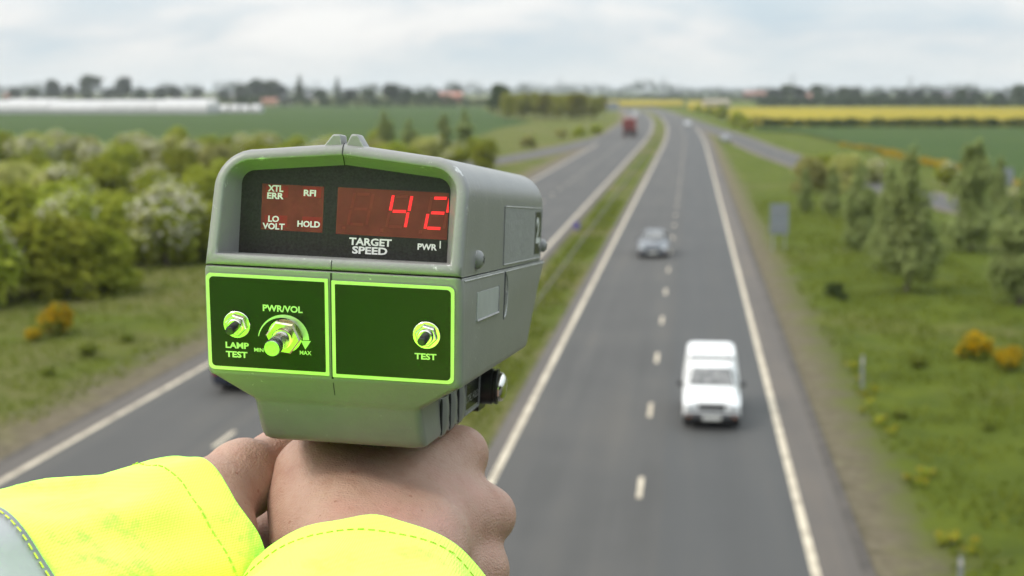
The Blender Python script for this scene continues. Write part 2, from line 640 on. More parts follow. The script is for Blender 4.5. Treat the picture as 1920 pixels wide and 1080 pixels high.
# ------------------------------------------------------------------ plants
def leaf_cloud(lumps, n, size, seed, up=.55, shell=.72, elong=1.6, droop=0.0):
    """n small leaf clumps spread through the volume of a set of lumps -> (verts, faces) arrays"""
    rng = np.random.default_rng(seed)
    L = np.array(lumps, float)
    w = (L[:, 3] * L[:, 4] + L[:, 4] * L[:, 5] + L[:, 3] * L[:, 5])
    idx = rng.choice(len(L), n, p=w / w.sum())
    d = rng.normal(size=(n, 3))
    d /= np.linalg.norm(d, axis=1)[:, None]
    d[:, 2] = np.where(rng.random(n) < .6, np.abs(d[:, 2]), d[:, 2])
    r = shell + (1.06 - shell) * rng.random(n) ** .7
    r *= 1 + .22 * rng.normal(size=n) * (rng.random(n) < .35)
    c = L[idx, :3] + d * r[:, None] * L[idx, 3:6]
    c[:, 2] = np.maximum(c[:, 2], .05)
    nn = d * 1.1 + rng.normal(size=(n, 3)) * .42
    nn[:, 2] += up
    nn /= np.linalg.norm(nn, axis=1)[:, None]
    a = rng.normal(size=(n, 3))
    a[:, 2] += droop
    u = a - nn * (a * nn).sum(1)[:, None]
    u /= np.linalg.norm(u, axis=1)[:, None]
    v = np.cross(nn, u)
    s = size * (.55 + .9 * rng.random(n))[:, None]
    e = elong ** .5
    j = lambda: (.75 + .5 * rng.random(n))[:, None]
    q = np.stack([c + u * s * e * j(), c + v * s / e * j(), c - u * s * e * j(), c - v * s / e * j()], 1).reshape(-1, 3)
    return q


def quads(name, q, mat):
    n = len(q) // 4
    me = bpy.data.meshes.new(name)
    me.vertices.add(len(q))
    me.vertices.foreach_set('co', q.astype(np.float32).ravel())
    me.loops.add(n * 4)
    me.loops.foreach_set('vertex_index', np.arange(n * 4, dtype=np.int32))
    me.polygons.add(n)
    me.polygons.foreach_set('loop_start', np.arange(0, n * 4, 4, dtype=np.int32))
    me.polygons.foreach_set('loop_total', np.full(n, 4, dtype=np.int32))
    me.materials.append(mat)
    me.update()
    me.validate()
    return me


def lumpy(rng, R, H, k, base=.12, spread=.62, lr=.42):
    """lumps of a crown: R half width, H height"""
    out = [(0, 0, H * (.5 + base / 2), R * .72, R * .72, H * .42)]
    for i in range(k):
        a = rng.random() * 2 * math.pi
        h = base + (1 - base) * rng.random()
        q = R * spread * (1 - .55 * h ** 2) * (.6 + .5 * rng.random())
        s = lr * (.65 + .6 * rng.random())
        out.append((math.cos(a) * q, math.sin(a) * q, H * h * .88 + .05, R * s, R * s, min(R * s, H * .3) * (.8 + .4 * rng.random())))
    return out


BARK = simple('bark', (.085, .065, .048), .9, var=.35, scale=6, bump=.6, bscale=20)
L_HAW = leafmat('hawthorn_leaves', (.165, .205, .020), (.37, .385, .056))
L_HAW2 = leafmat('pale_scrub_leaves', (.27, .28, .07), (.47, .455, .17))
L_DARK = leafmat('dark_leaves', (.035, .055, .018), (.070, .092, .028))
L_WIL = leafmat('willow_leaves', (.165, .205, .060), (.31, .355, .14), .10)
L_YOUNG = leafmat('young_poplar_leaves', (.17, .185, .03), (.28, .265, .05))
L_HEDGE = leafmat('hedge_leaves', (.032, .058, .020), (.062, .090, .030))
L_FAR = leafmat('distant_leaves', (.030, .046, .022), (.055, .074, .034))
L_BLOS = leafmat('may_blossom', (.52, .50, .38), (.68, .65, .50), .1)
L_WEED = leafmat('weed_leaves', (.12, .155, .022), (.19, .215, .04))
L_GORSE = leafmat('broom_flowers', (.38, .225, .006), (.50, .31, .010), .1)
L_HERB = leafmat('ragwort_flowers', (.34, .24, .02), (.42, .30, .03), .1)

rngp = np.random.default_rng(11)


def trunk_mb(h, r, limbs, rng, lean=.12, spread=.5):
    b = MB()
    tx, ty = rng.normal(0, lean), rng.normal(0, lean)
    b.tube([(0, 0, -.1), (tx * .3, ty * .3, h * .45), (tx, ty, h)], [r * 1.25, r * .85, r * .3], 7)
    for i in range(limbs):
        a = rng.random() * 6.28
        z0 = h * (.3 + .5 * rng.random())
        l = h * spread * (.5 + .5 * rng.random())
        b.tube([(tx * .4, ty * .4, z0), (math.cos(a) * l * .5, math.sin(a) * l * .5, z0 + l * .5), (math.cos(a) * l * .8, math.sin(a) * l * .8, z0 + l)], [r * .45, r * .3, r * .1], 5)
    return b


PROTO = {}


def plant_proto(key, name, R, H, lumps, n, size, leaf, seed, trunk=None, blossom=0, bl_mat=None, bl_size=.2, up=.55, elong=1.6, droop=0, bl_lumps=None, shell=.72):
    PROTO[key] = dict(name=name, crown=quads(key + '_crown', leaf_cloud(lumps, n, size, seed, up, elong=elong, droop=droop, shell=shell), leaf), blossom=None, trunk=None, R=R, H=H)
    if blossom:
        q = leaf_cloud(bl_lumps or lumps, blossom, bl_size, seed + 50, 1.2, shell=.9)
        PROTO[key]['blossom'] = quads(key + '_blossom', q, bl_mat)
    if trunk:
        o = trunk.build('x', BARK)
        PROTO[key]['trunk'] = o.data
        bpy.data.objects.remove(o)


def put(key, x, y, s=1.0, sz=None, rz=0.0, label=None, cat='bush', group=None, z=None, crown='crown', name=None):
    p = PROTO[key]
    r = empty(name or p['name'], (x, y, gz(x, y) if z is None else z), rz)
    r.scale = (s, s, sz if sz else s)
    tag(r, label, cat, group)
    link(bpy.data.objects.new(crown, p['crown']), r)
    if p['trunk']:
        link(bpy.data.objects.new('trunk', p['trunk']), r)
    if p['blossom']:
        link(bpy.data.objects.new('blossom', p['blossom']), r)
    return r


for i in range(4):       # rounded scrub bushes, about 4 m tall
    plant_proto(f'scrub{i}', 'scrub_bush', 2.4, 4.0, lumpy(rngp, 2.4, 4.0, 14), 3700, .15, (L_HAW, L_HAW, L_HAW2, L_HAW)[i], 100 + i, trunk_mb(2.4, .11, 4, rngp))
for i in range(3):       # hawthorns in flower
    lp = lumpy(rngp, 2.3, 3.9, 12)
    hi = sorted(lp[1:], key=lambda q: -q[2] - q[0] * (.6 if i else -.6))[:(6, 9, 5)[i]]
    plant_proto(f'may{i}', 'hawthorn_bush', 2.3, 3.9, lp, 3600, .15, L_HAW, 140 + i, trunk_mb(2.2, .11, 4, rngp), (2600, 3800, 1900)[i], L_BLOS, .095, bl_lumps=hi)
for i in range(3):       # upright young willows
    H = 6.0
    lp = []
    for k in range(30):
        h = .08 + .9 * rngp.random()
        w = 1.55 * math.sin(math.pi * min(1, (.22 + .78 * h) ** .75)) ** .7 + .15
        a = rngp.random() * 6.28
        q = w * .55 * rngp.random()
        lp.append((math.cos(a) * q * 1.15, math.sin(a) * q * 1.15, H * h * .93 + .25, w * .5, w * .5, .6 + .6 * rngp.random()))
    plant_proto(f'willow{i}', 'willow_tree', 1.6, H, lp, 5600, .115, L_WIL, 170 + i, trunk_mb(4.6, .10, 8, rngp, spread=.3), up=.25, elong=4.0, droop=2.2, shell=.55)
for i in range(3):       # broom in flower
    lp = lumpy(rngp, .95, 1.25, 8)
    plant_proto(f'broom{i}', 'broom_bush', .95, 1.3, lp, 800, .085, L_WEED, 200 + i, trunk_mb(.6, .04, 3, rngp), 1300, L_GORSE, .075, bl_lumps=sorted(lp, key=lambda q: -q[2])[:6])
for i in range(3):       # field trees, round headed, 10 m
    plant_proto(f'tree{i}', 'field_tree', 3.6, 10, [(a, b, c + 1.2, d, e, f_) for a, b, c, d, e, f_ in lumpy(rngp, 3.6, 8.6, 13, base=.2)], 1500, .42, (L_FAR, L_DARK, L_FAR)[i], 230 + i, trunk_mb(5.5, .3, 5, rngp))
for i in range(2):       # slender conifers and poplars, 12 m
    lp = [(0, 0, 1.5 + k * 1.25, 1.6 * (1 - k / 10), 1.6 * (1 - k / 10), 1.2) for k in range(9)]
    plant_proto(f'spire{i}', 'poplar_tree', 1.6, 12.5, lp, 800, .35, (L_FAR, L_DARK)[i], 250 + i, trunk_mb(9, .22, 2, rngp))
for i in range(3):       # plantation saplings, 8 m
    plant_proto(f'young{i}', 'young_tree', 2.3, 8, [(a, b, c + .8, d, e, f_) for a, b, c, d, e, f_ in lumpy(rngp, 2.3, 7.2, 12, base=.15)], 900, .34, L_YOUNG, 270 + i, trunk_mb(5, .13, 5, rngp))
for i in range(2):       # tufts of yellow ragwort
    lp = [(rngp.normal(0, .16), rngp.normal(0, .16), .25 + .2 * rngp.random(), .1, .1, .1) for _ in range(6)]
    plant_proto(f'herb{i}', 'ragwort_plant', .35, .5, [(0, 0, .2, .22, .22, .2)], 90, .06, L_HAW, 290 + i, None, 34, L_HERB, .045, bl_lumps=lp)
for i in range(2):       # leafy weeds of the verge
    plant_proto(f'weed{i}', 'verge_weed', .5, .5, lumpy(rngp, .55, .5, 7), 260, .09, (L_WEED, L_DARK)[i], 296 + i, None)

# --- the scrub belt left of the road, row behind row
SG = 'bushes of the scrub belt beyond the left verge'
random.seed(5)
front = [  # px of the foot, py of the foot, proto, scale, height scale, label
    (-70, 572, 'scrub1', 1.15, 1.1, None),
    (118, 553, 'scrub0', 1.10, .98, 'broad green rounded bush at the very front of the left scrub belt'),
    (205, 545, 'scrub3', .72, .72, 'smaller dark green bush tucked against the right flank of the broad front bush'),
    (8, 556, 'may2', .82, .8, 'bush with a few grey-white blossoms at the left frame edge'),
    (312, 498, 'may1', 1.06, 1.02, 'hawthorn thick with white blossom, nearest the left side of the speed gun'),
    (378, 488, 'scrub3', .8, .75, 'dark green bush between the white hawthorn and the speed gun'),
    (118, 506, 'may0', 1.0, 1.05, 'hawthorn with white blossom on its top, behind the broad green front bush'),
    (215, 488, 'scrub1', .95, .95, None),
    (30, 500, 'scrub1', 1.05, 1.1, 'tall dark bush behind the front bushes at the left frame edge'),
]
for px, py, k, s, sz, lab in front:
    g = ground(px, py)
    put(k, g.x, g.y, s, sz, random.random() * 6.28, lab or 'green rounded bush in the crowded scrub belt left of the road', 'bush', SG)
n = 0
for row in range(9):
    y = 92 + row * 15.5 + random.uniform(-3, 3)
    xr = -27.5 - row * 1.2
    k = 0
    x = xr
    while x > at_y(-60, y) - 4 and x > -150:
        key = random.choice(['scrub0', 'scrub1', 'scrub2', 'scrub3', 'scrub0', 'scrub3', 'may0', 'may1', 'may2'])
        s = random.uniform(.75, 1.15)
        yy = y + random.uniform(-5, 5)
        if yy < 236:
            put(key, x, yy, s, s * random.uniform(.75, 1.0), random.random() * 6.28,
                'flowering hawthorn among the crowded scrub left of the road' if key.startswith('may') else 'green rounded bush in the crowded scrub belt left of the road', 'bush', SG + (' in flower' if key.startswith('may') else ''))
            n += 1
        x -= random.uniform(3.4, 5.8) * (1 + row * .07)
# bushes hugging the left slip road
for px, py, k, s, sz, lab in [
        (800, 308, 'scrub2', .95, .85, 'pale bush right of the speed gun top, beside the left slip road'),
        (862, 316, 'may2', .8, .75, 'whitish bush beside the bend of the left slip road'),
        (912, 318, 'scrub1', .85, .9, 'dark low bush at the edge of the left slip road'),
        (890, 296, 'scrub3', .7, .7, 'small bush behind the dark low bush by the left slip road'),
        (1085, 255, 'scrub3', .75, .5, 'flat dark bush on the bank between slip road and motor road'),
        (1118, 250, 'scrub1', .75, .5, 'flat dark bush nearest the red lorry'),
        (1052, 258, 'scrub2', .7, .42, 'low olive bush left of the flat dark bushes by the slip road'),
        (990, 276, 'scrub2', .7, .5, 'low olive bush beside the far part of the left slip road')]:
    g = ground(px, py)
    put(k, g.x, g.y, s, sz, random.random() * 6, lab, 'bush')
# slender pale trees above the speed gun
for px, py, ptop, k, lab in [(722, 297, 212, 'willow0', 'pale feathery tree above the top of the speed gun, left of a similar pair'),
                             (768, 290, 222, 'willow1', 'shorter pale tree just right of the feathery tree above the speed gun'),
                             (832, 284, 214, 'willow2', 'left one of two slender pale trees above the right shoulder of the speed gun'),
                             (872, 283, 205, 'willow1', 'right one of two slender pale trees above the right shoulder of the speed gun')]:
    g = ground(px, py)
    h = (py - ptop) / FPX * depth_at(py) / 6.3
    put(k, g.x, g.y, h * (1.35 if px == 722 else 1.1), h, random.random() * 6, lab, 'tree', name='pale_tree')
# willows right of the road
WL = [(1700, 548, 296, 'willow0', 1.25, 'largest pale willow on the right verge, standing nearest the road sign'),
      (1612, 466, 300, 'willow1', 1.1, 'slim willow between the blank-backed sign and the largest willow'),
      (1668, 500, 310, 'willow2', 1.0, 'willow leaning against the left flank of the largest willow'),
      (1822, 470, 268, 'willow2', 1.3, 'tall willow behind the gap right of the largest willow'),
      (1912, 572, 330, 'willow1', 1.25, 'willow cut off by the right frame edge'),
      (1560, 404, 312, 'willow0', 1.15, 'bushy willow behind the road sign beside the slip road'),
      (1508, 398, 316, 'willow2', .95, 'leftmost willow of the clump beside the slip road'),
      (1870, 424, 300, 'willow0', 1.2, 'willow half hidden behind the tall willow at far right'),
      (1948, 468, 300, 'willow2', 1.2, 'willow behind the one cut off by the right frame edge')]
for px, py, ptop, k, w, lab in WL:
    g = ground(px, py)
    h = (py - ptop) / FPX * depth_at(py) / 6.25
    put(k, g.x, g.y, h * w * .84, h, random.random() * 6, lab, 'tree', 'willows on the right verge')
for px, py, k, s, lab in [(1520, 362, 'scrub2', .8, 'olive bush left of the leftmost willow, hiding the slip road'),
                          (1545, 352, 'scrub1', .8, 'green bush above the leftmost willow hiding the slip road'),
                          (1590, 362, 'scrub2', .85, 'pale bush between the willows and the slip road'),
                          (1640, 345, 'may1', .6, 'small cream-flowered bush behind the willows, left of the yellow field edge'),
                          (1772, 352, 'may2', .6, 'grey-white flowering bush below the yellow field edge at right'),
                          (1905, 400, 'may1', .5, 'white flowering bush at the right frame edge above the willow'),
                          (1352, 222, 'scrub3', 1.1, 'dark bush right of the far end of the road'),
                          (1330, 216, 'scrub1', .9, 'small dark bush by the far right bend'),
                          (1382, 238, 'scrub3', 1.0, 'dark bush at the left end of the dark hedge'),
                          (1310, 212, 'scrub3', .9, 'far dark bush right above the road bend'),
                          (1398, 243, 'scrub1', .8, 'olive bush where the slip road meets the hedge')]:
    g = ground(px, py)
    put(k, g.x, g.y, s, s, random.random() * 6, lab, 'bush')
# broom in yellow flower
for px, py, k, s, lab in [(108, 628, 'broom0', .88, 'yellow flowering broom bush on the left verge'),
                          (62, 640, 'broom2', .42, 'tiny yellow tuft beside the broom on the left verge'),
                          (1830, 670, 'broom1', .80, 'yellow flowering broom bush at right below the willow'),
                          (1893, 690, 'broom2', .66, 'half-brown yellow broom right of the brighter broom bush')]:
    g = ground(px, py)
    put(k, g.x, g.y, s, s * .92, 1.0 + px, lab, 'bush')
# yellow herbs along the right verge
HG = 'yellow ragwort plants dotted along the right verge'
for px, py in [(1622, 742), (1630, 758), (1612, 712), (1617, 772), (1648, 790), (1672, 812), (1706, 898), (1735, 890), (1726, 906), (1768, 1018), (1790, 1014), (1826, 1020), (1822, 1036), (1600, 690), (1640, 735)]:
    g = ground(px, py)
    s = random.uniform(.42, .72)
    put(random.choice(['herb0', 'herb1']), g.x, g.y, s, s, random.random() * 6, 'yellow-flowered ragwort plant on the right verge beside the earth strip', 'wild flower', HG, crown='leaves')
for px, py, s, k in [(1565, 556, 1.0, 'weed1'), (1580, 562, .6, 'weed1'), (1690, 780, .5, 'weed0'), (170, 664, .8, 'weed0'), (240, 640, .6, 'weed0'), (90, 700, .6, 'weed0'), (1850, 800, .4, 'weed0'), (1720, 690, .7, 'weed0')]:
    g = ground(px, py)
    put(k, g.x, g.y, s, s, px, 'dark leafy weed clump in the right verge grass' if px in (1565, 1580) else 'leafy weed clump rising from the verge grass', 'weed', 'weed clumps on the verges', crown='leaves')

# --- distant trees: px, top, foot, proto, width scale
FT = [(30, 166, 188, 'tree0', 1.2), (62, 165, 188, 'tree1', 1.2), (100, 151, 187, 'tree0', .9), (132, 160, 187, 'tree1', .9), (171, 143, 187, 'tree1', 1.0), (205, 168, 187, 'tree2', 1.2), (231, 146, 188, 'tree2', .85),
      (268, 166, 188, 'tree0', 1.2), (300, 164, 188, 'tree2', 1.1), (328, 162, 188, 'tree2', 1.1), (372, 166, 187, 'tree1', 1.2), (420, 168, 187, 'tree0', 1.2), (452, 160, 188, 'tree1', 1.0), (480, 150, 189, 'tree0', 1.0), (508, 152, 189, 'tree1', 1.0), (525, 160, 189, 'tree2', 1.0),
      (562, 142, 192, 'spire1', 1.1), (633, 145, 190, 'spire0', .9), (600, 168, 192, 'tree1', 1.3), (655, 168, 192, 'tree0', 1.3), (690, 168, 192, 'tree1', 1.2), (735, 158, 194, 'tree2', 1.0), (762, 168, 195, 'tree0', 1.1), (790, 172, 194, 'tree1', 1.1), (858, 163, 188, 'tree0', .8), (815, 172, 190, 'tree2', 1.0),
      (938, 160, 215, 'tree1', .75), (1478, 160, 190, 'tree1', 1.2), (1500, 164, 190, 'tree0', 1.1), (1530, 160, 190, 'tree1', 1.0), (1448, 166, 190, 'tree2', 1.2), (1585, 164, 192, 'tree1', 1.2), (1605, 166, 193, 'tree0', 1.0), (1560, 172, 190, 'tree2', 1.2), (1655, 172, 193, 'tree2', 1.2), (1690, 170, 193, 'tree0', 1.3), (1720, 168, 193, 'tree2', 1.2),
      (1755, 170, 192, 'tree0', 1.3), (1800, 166, 193, 'tree1', 1.1), (1830, 170, 193, 'tree2', 1.2), (1872, 172, 193, 'tree0', 1.2), (1912, 160, 195, 'tree1', 1.0), (1425, 176, 190, 'tree0', 1.0)]
for px, pt, pf, k, w in FT:
    g = ground(px, pf + 2)
    D = depth_at(pf + 2)
    h = (pf + 2 - pt) / FPX * D / (12.7 if 'spire' in k else 9.9)
    put(k, g.x, g.y, h * w * 1.5, h, px, ('slender dark poplar standing on the left skyline' if 'spire' in k else 'tall dark tree at the left end of the young plantation' if px == 938 else 'dark round tree on the left skyline behind the fields' if px < 1000 else 'dark round tree on the right skyline beyond the yellow field'), 'tree',
        'poplars on the left skyline' if 'spire' in k else None if px == 938 else 'skyline trees left of the road' if px < 1000 else 'skyline trees right of the road', z=0)
# --- the young plantation
for i in range(26):
    px = 948 + i * 7.1 + random.uniform(-4, 4)
    py = random.uniform(219, 228) - max(0, px - 1080) * .12
    g = ground(px, py)
    h = random.uniform(.95, 1.15) * 490 / 490 * (depth_at(py) / 500) ** .5
    put(random.choice(['young0', 'young1', 'young2']), g.x, g.y, h * 1.05, h * (.98 if px < 1090 else .8), px, 'yellow-green young tree in the plantation left of the far road', 'tree', 'trees of the young plantation')
# --- the dark hedge in front of the yellow field
rh = np.random.default_rng(8)
a, b_ = ground(1418, 240), ground(2000, 240)
lump = []
for i in range(44):
    p = a.lerp(b_, (i + rh.random()) / 44)
    r = 1.0 + .5 * rh.random()
    lump.append((p.x - a.x, p.y - a.y + rh.normal(0, .4), .9 + .45 * rh.random(), 1.5 * r, 1.0 * r, 1.15 * r))
hedge = empty('field_hedge', (a.x, a.y, 0))
tag(hedge, 'long dark hedge between the green field and the yellow rape field', 'hedge')
link(bpy.data.objects.new('hedge_foliage', quads('hedge_foliage', leaf_cloud(lump, 6500, .28, 9), L_HEDGE)), hedge)
# the yellow weeds flowering along the edge of the right wheat field
lump = []
E1 = [ground(x, y) for x, y in ((1560, 272), (1640, 283), (1720, 303), (1790, 320), (1860, 338), (1960, 362))]
for i in range(90):
    u = rh.random() * (len(E1) - 1)
    p = E1[int(u)].lerp(E1[int(u) + 1], u % 1)
    lump.append((p.x + rh.normal(0, .8), p.y + rh.normal(0, .8), .35, .7, .7, .35))
tag(link(bpy.data.objects.new('field_edge_flowers', quads('field_edge_flowers', leaf_cloud(lump, 2600, .16, 19), L_HERB))), kind='stuff')
# hedgerows and copses running into each other along the horizon
for nm, p0, p1, D, hh in (('treeline', -160, 1010, 930, 4.6), ('treeline', 1425, 2060, 980, 4.4), ('treeline', 1010, 1450, 1500, 4.2)):
    lump = []
    px = p0
    while px < p1:
        r = hh * (.55 + .75 * abs(mnoise.noise(Vector((px * .021, D, 0)))) + .25 * rh.random())
        lump.append((at_y(px, D), D + rh.normal(0, 14), r * .55, r * 1.1, 5, r))
        px += 7
    tag(link(bpy.data.objects.new(nm, quads(nm, leaf_cloud(lump, 5200 if D < 1200 else 2500, 1.0, 555 + p0), L_FAR))), kind='stuff')
# far woods: one mass along each horizon
for nm, pxs, D in (('far_woods', range(-300, 2300, 9), 3200),):
    lump = []
    for px in pxs:
        x = at_y(px, D)
        r = 9 + 8 * abs(mnoise.noise(Vector((px * .013, .5, 0)))) * 2
        lump.append((x, D + rh.normal(0, 90), r * .5, 16, 20, r))
    tag(link(bpy.data.objects.new(nm, quads(nm, leaf_cloud(lump, 9000, 3.2, 77), L_FAR))), kind='stuff')
# short rough grass of the near verges
lump_q = []
rg = np.random.default_rng(21)
for side, x0, x1, cnt in (('r', 5.3, 15, 14000), ('l', -30, -18.8, 11000), ('m', -7.6, -5.6, 5000)):
    x = x0 + (x1 - x0) * rg.random(cnt)
    y = 24 + 110 * rg.random(cnt) ** 1.3
    if side == 'r':
        x = x0 + (x1 - x0) * rg.random(cnt) ** .9
    keep = np.array([mnoise.noise(Vector((a_ * .5, b2 * .5, 2.2))) > -.22 for a_, b2 in zip(x, y)])
    x, y = x[keep], y[keep]
    z = np.array([gz(a_, b2) for a_, b2 in zip(x, y)])
    h = .06 + .12 * rg.random(len(x))
    w = .035 + .04 * rg.random(len(x))
    an = rg.random(len(x)) * 6.28
    lx, ly = rg.normal(0, .09, len(x)), rg.normal(0, .09, len(x))
    c, s = np.cos(an) * w, np.sin(an) * w
    q = np.stack([np.stack([x - c, y - s, z - .02], 1), np.stack([x + c, y + s, z - .02], 1),
                  np.stack([x + c * .5 + lx, y + s * .5 + ly, z + h], 1), np.stack([x - c * .5 + lx, y - s * .5 + ly, z + h], 1)], 1).reshape(-1, 3)
    lump_q.append(q)
L_GRASS = leafmat('grass_blades', (.105, .135, .016), (.17, .19, .032), .0, .35)
tag(link(bpy.data.objects.new('verge_grass', quads('verge_grass', np.concatenate(lump_q), L_GRASS))), kind='stuff')
# unseen thicket behind the person, added to block low sky from the gun
lump = [(rh.uniform(-30, 26), -13 + rh.normal(0, 1.5), rh.uniform(2, 12), 2.6, 2.2, 2.6) for _ in range(150)]
tag(link(bpy.data.objects.new('bank_thicket', quads('bank_thicket', leaf_cloud(lump, 16000, .45, 91, shell=.4), L_DARK))), kind='stuff')
# ------------------------------------------------------------------ far buildings
WHITEP = simple('white_polythene', (.44, .43, .42), .35, var=.12, scale=.5)
GREYP = simple('grey_polythene', (.32, .32, .32), .5, var=.15, scale=.5)
BRICK = simple('red_brick', (.30, .12, .085), .85, var=.2, scale=1.5)
REND = simple('cream_render', (.42, .39, .33), .8, var=.1, scale=.8)
SLATE = simple('roof_slate', (.10, .10, .11), .7, var=.2, scale=1.2)
TILE = simple('roof_tile', (.33, .15, .11), .8, var=.2, scale=1.2)
WING = simple('window_glass', (.04, .05, .06), .1, var=.1)


def polytunnel(x, y, w, h, l, rz, k):
    """a long low tunnel lying across the view: pale cover on a grey skirt"""
    r = empty('polytunnel', (x, y, 0), rz)
    m = MB()
    m.loft([[(xx, w / 2 * math.cos(math.pi * j / 12), h * .3 + (h * .7 + .10 * math.sin(xx * 1.3 + k)) * math.sin(math.pi * j / 12) ** .8) for j in range(13)] for xx in np.linspace(0, l, 14)], closed=False)
    fix_normals(m.build('cover', WHITEP, r, sharp=50))
    d = MB()
    d.box((l / 2, 0, h * .15 - .05), (l - .05, w - .05, h * .3))
    d.build('skirt', GREYP, r, smooth=False)
    d = MB()
    d.box((-.03, 0, h * .35), (.08, 2.2, h * .55))
    d.build('door', GREYP, r, smooth=False)
    return r


PT = 'white polytunnels across the green field'
for row in range(2):
    for i in range(6):
        D = 610 + row * 14 + i * .8
        L_ = 23.0
        x = at_y(398, D) - L_ * (i + 1) + (0 if row == 0 else 3.0) - .4
        o = polytunnel(x, D, 8.5, (5.0 if row == 0 else 5.7) + .35 * math.sin(i * 2.3 + row), L_ - .5, .012, i)
        tag(o, 'long white polytunnel across the left field, one of the front row' if row == 0 else 'white polytunnel behind the front row across the left field', 'polytunnel', PT + (' in the second row' if row else ''))
for i in range(4):
    D = 640
    o = polytunnel(at_y(408 + i * 20, D), D + 6, 7, 3.4 + .3 * math.sin(i * 3), 3.6, .0, i)
    tag(o, 'short white polytunnel right of the long ones', 'polytunnel', 'short polytunnels at the end of the row')


def house(px, pf, w, d, h, wall, roof, label, name='house', rz=.3, flat=False):
    g = ground(px, pf)
    r = empty(name, (g.x, g.y, 0), rz)
    m = MB()
    m.box((0, 0, h / 2), (w, d, h))
    m.build('wall', wall, r, smooth=False)
    t = MB()
    e = h * .55 if not flat else h * .15
    t.add([(-w / 2 - .3, -d / 2 - .3, h + .01), (w / 2 + .3, -d / 2 - .3, h + .01), (w / 2 + .3, d / 2 + .3, h + .01), (-w / 2 - .3, d / 2 + .3, h + .01), (-w / 2 - .3, 0, h + e), (w / 2 + .3, 0, h + e)],
          [(0, 1, 5, 4), (2, 3, 4, 5), (1, 2, 5), (3, 0, 4), (3, 2, 1, 0)])
    t.build('roof', roof, r, smooth=False)
    nwin = max(2, int(w / 3.5))
    for i in range(nwin):
        q = MB()
        q.box((-w / 2 + w * (i + .5) / nwin, -d / 2 - .02, h * .58), (1.1, .08, 1.2))
        q.build('window', WING, r, smooth=False)
    tag(r, label, 'house' if name == 'house' else 'barn')
    return r


house(846, 194, 17, 12, 5.5, BRICK, TILE, 'red barn far off above the right shoulder of the speed gun', 'barn', .1)
house(22, 189, 12, 8, 4.5, BRICK, TILE, 'red-roofed house behind the polytunnels at the left frame edge')
house(505, 199, 9, 8, 3.2, simple('sand_heap_wall', (.36, .25, .16), .9), TILE, 'tan low shed at the right end of the polytunnels', 'barn')
house(535, 197, 10, 7, 4.0, REND, SLATE, 'cream house left of the tall poplar')
house(583, 192, 13, 8, 4.5, REND, SLATE, 'cream house with dark roof just right of the tall poplar', rz=-.2)
house(445, 186, 16, 9, 4.5, REND, SLATE, 'pale long house behind the polytunnels')
house(1418, 187, 26, 12, 5.5, simple('pink_brick', (.42, .25, .20), .85), TILE, 'pink-roofed farmhouse beyond the road bend')
house(1342, 202, 14, 9, 3.0, simple('cream_shed', (.30, .27, .21), .8), simple('cream_roof', (.30, .26, .19), .8), 'cream building between the yellow fields at the road bend', 'barn')
house(1510, 190, 14, 9, 4.5, simple('pink_brick_b', (.40, .25, .21), .85), TILE, 'small pink house on the right skyline')
house(1465, 192, 7, 6, 3.5, REND, SLATE, 'small pale house at the far edge of the yellow field')
house(1535, 192, 7, 6, 3.5, REND, SLATE, 'pale cottage right of the small pink house')
house(1800, 188, 34, 12, 6.0, simple('mauve_brick', (.26, .21, .22), .85), SLATE, 'long mauve-grey building on the right skyline', rz=.0)
house(1893, 193, 8, 7, 4.0, REND, SLATE, 'cream cottage on the right skyline near the frame edge')
house(1700, 186, 22, 10, 5.0, simple('mauve_brick_b', (.26, .22, .22), .85), SLATE, 'grey house row on the right skyline left of the long mauve building', rz=.1)


def pylon(px, D, h, label):
    x = at_y(px, D)
    r = MB()
    for sx in (-1, 1):
        for sy in (-1, 1):
            r.tube([(sx * h * .1, sy * h * .1, 0), (sx * h * .03, sy * h * .03, h * .6), (0, 0, h)], [.45, .35, .2], 4)
    for zz, w in ((.62, .17), (.75, .2), (.88, .14)):
        r.tube([(-h * w, 0, h * zz), (h * w, 0, h * zz)], .4, 4)
    for k in range(5):
        z0, z1 = h * k * .12, h * (k + 1) * .12
        a0, a1 = h * .1 - h * .07 * z0 / (h * .6), h * .1 - h * .07 * z1 / (h * .6)
        r.tube([(-a0, -a0, z0), (a1, -a1, z1)], .25, 4)
        r.tube([(a0, -a0, z0), (-a1, -a1, z1)], .25, 4)
    o = r.build('pylon', bpy.data.materials.get('galvanised') or simple('galvanised', (.36, .37, .38), .5, .6), smooth=False)
    o.location = (x, D, 0)
    tag(o, label, 'pylon', 'pylons on the horizon')


pylon(1050, 2300, 30, 'faint steel pylon on the skyline above the plantation')
pylon(1244, 2300, 31, 'faint steel pylon on the skyline above the road bend')
pylon(1485, 2100, 33, 'faint steel pylon on the skyline above the pink farmhouse')
pylon(1706, 2300, 32, 'faint steel pylon on the right skyline')

# ------------------------------------------------------------------ road furniture
GALV = bpy.data.materials['galvanised']
SIGNB = simple('sign_back', (.20, .22, .24), .55, .3, var=.08, scale=3)
DARKST = simple('weathered_steel', (.13, .125, .10), .6, .5, var=.25, scale=4)


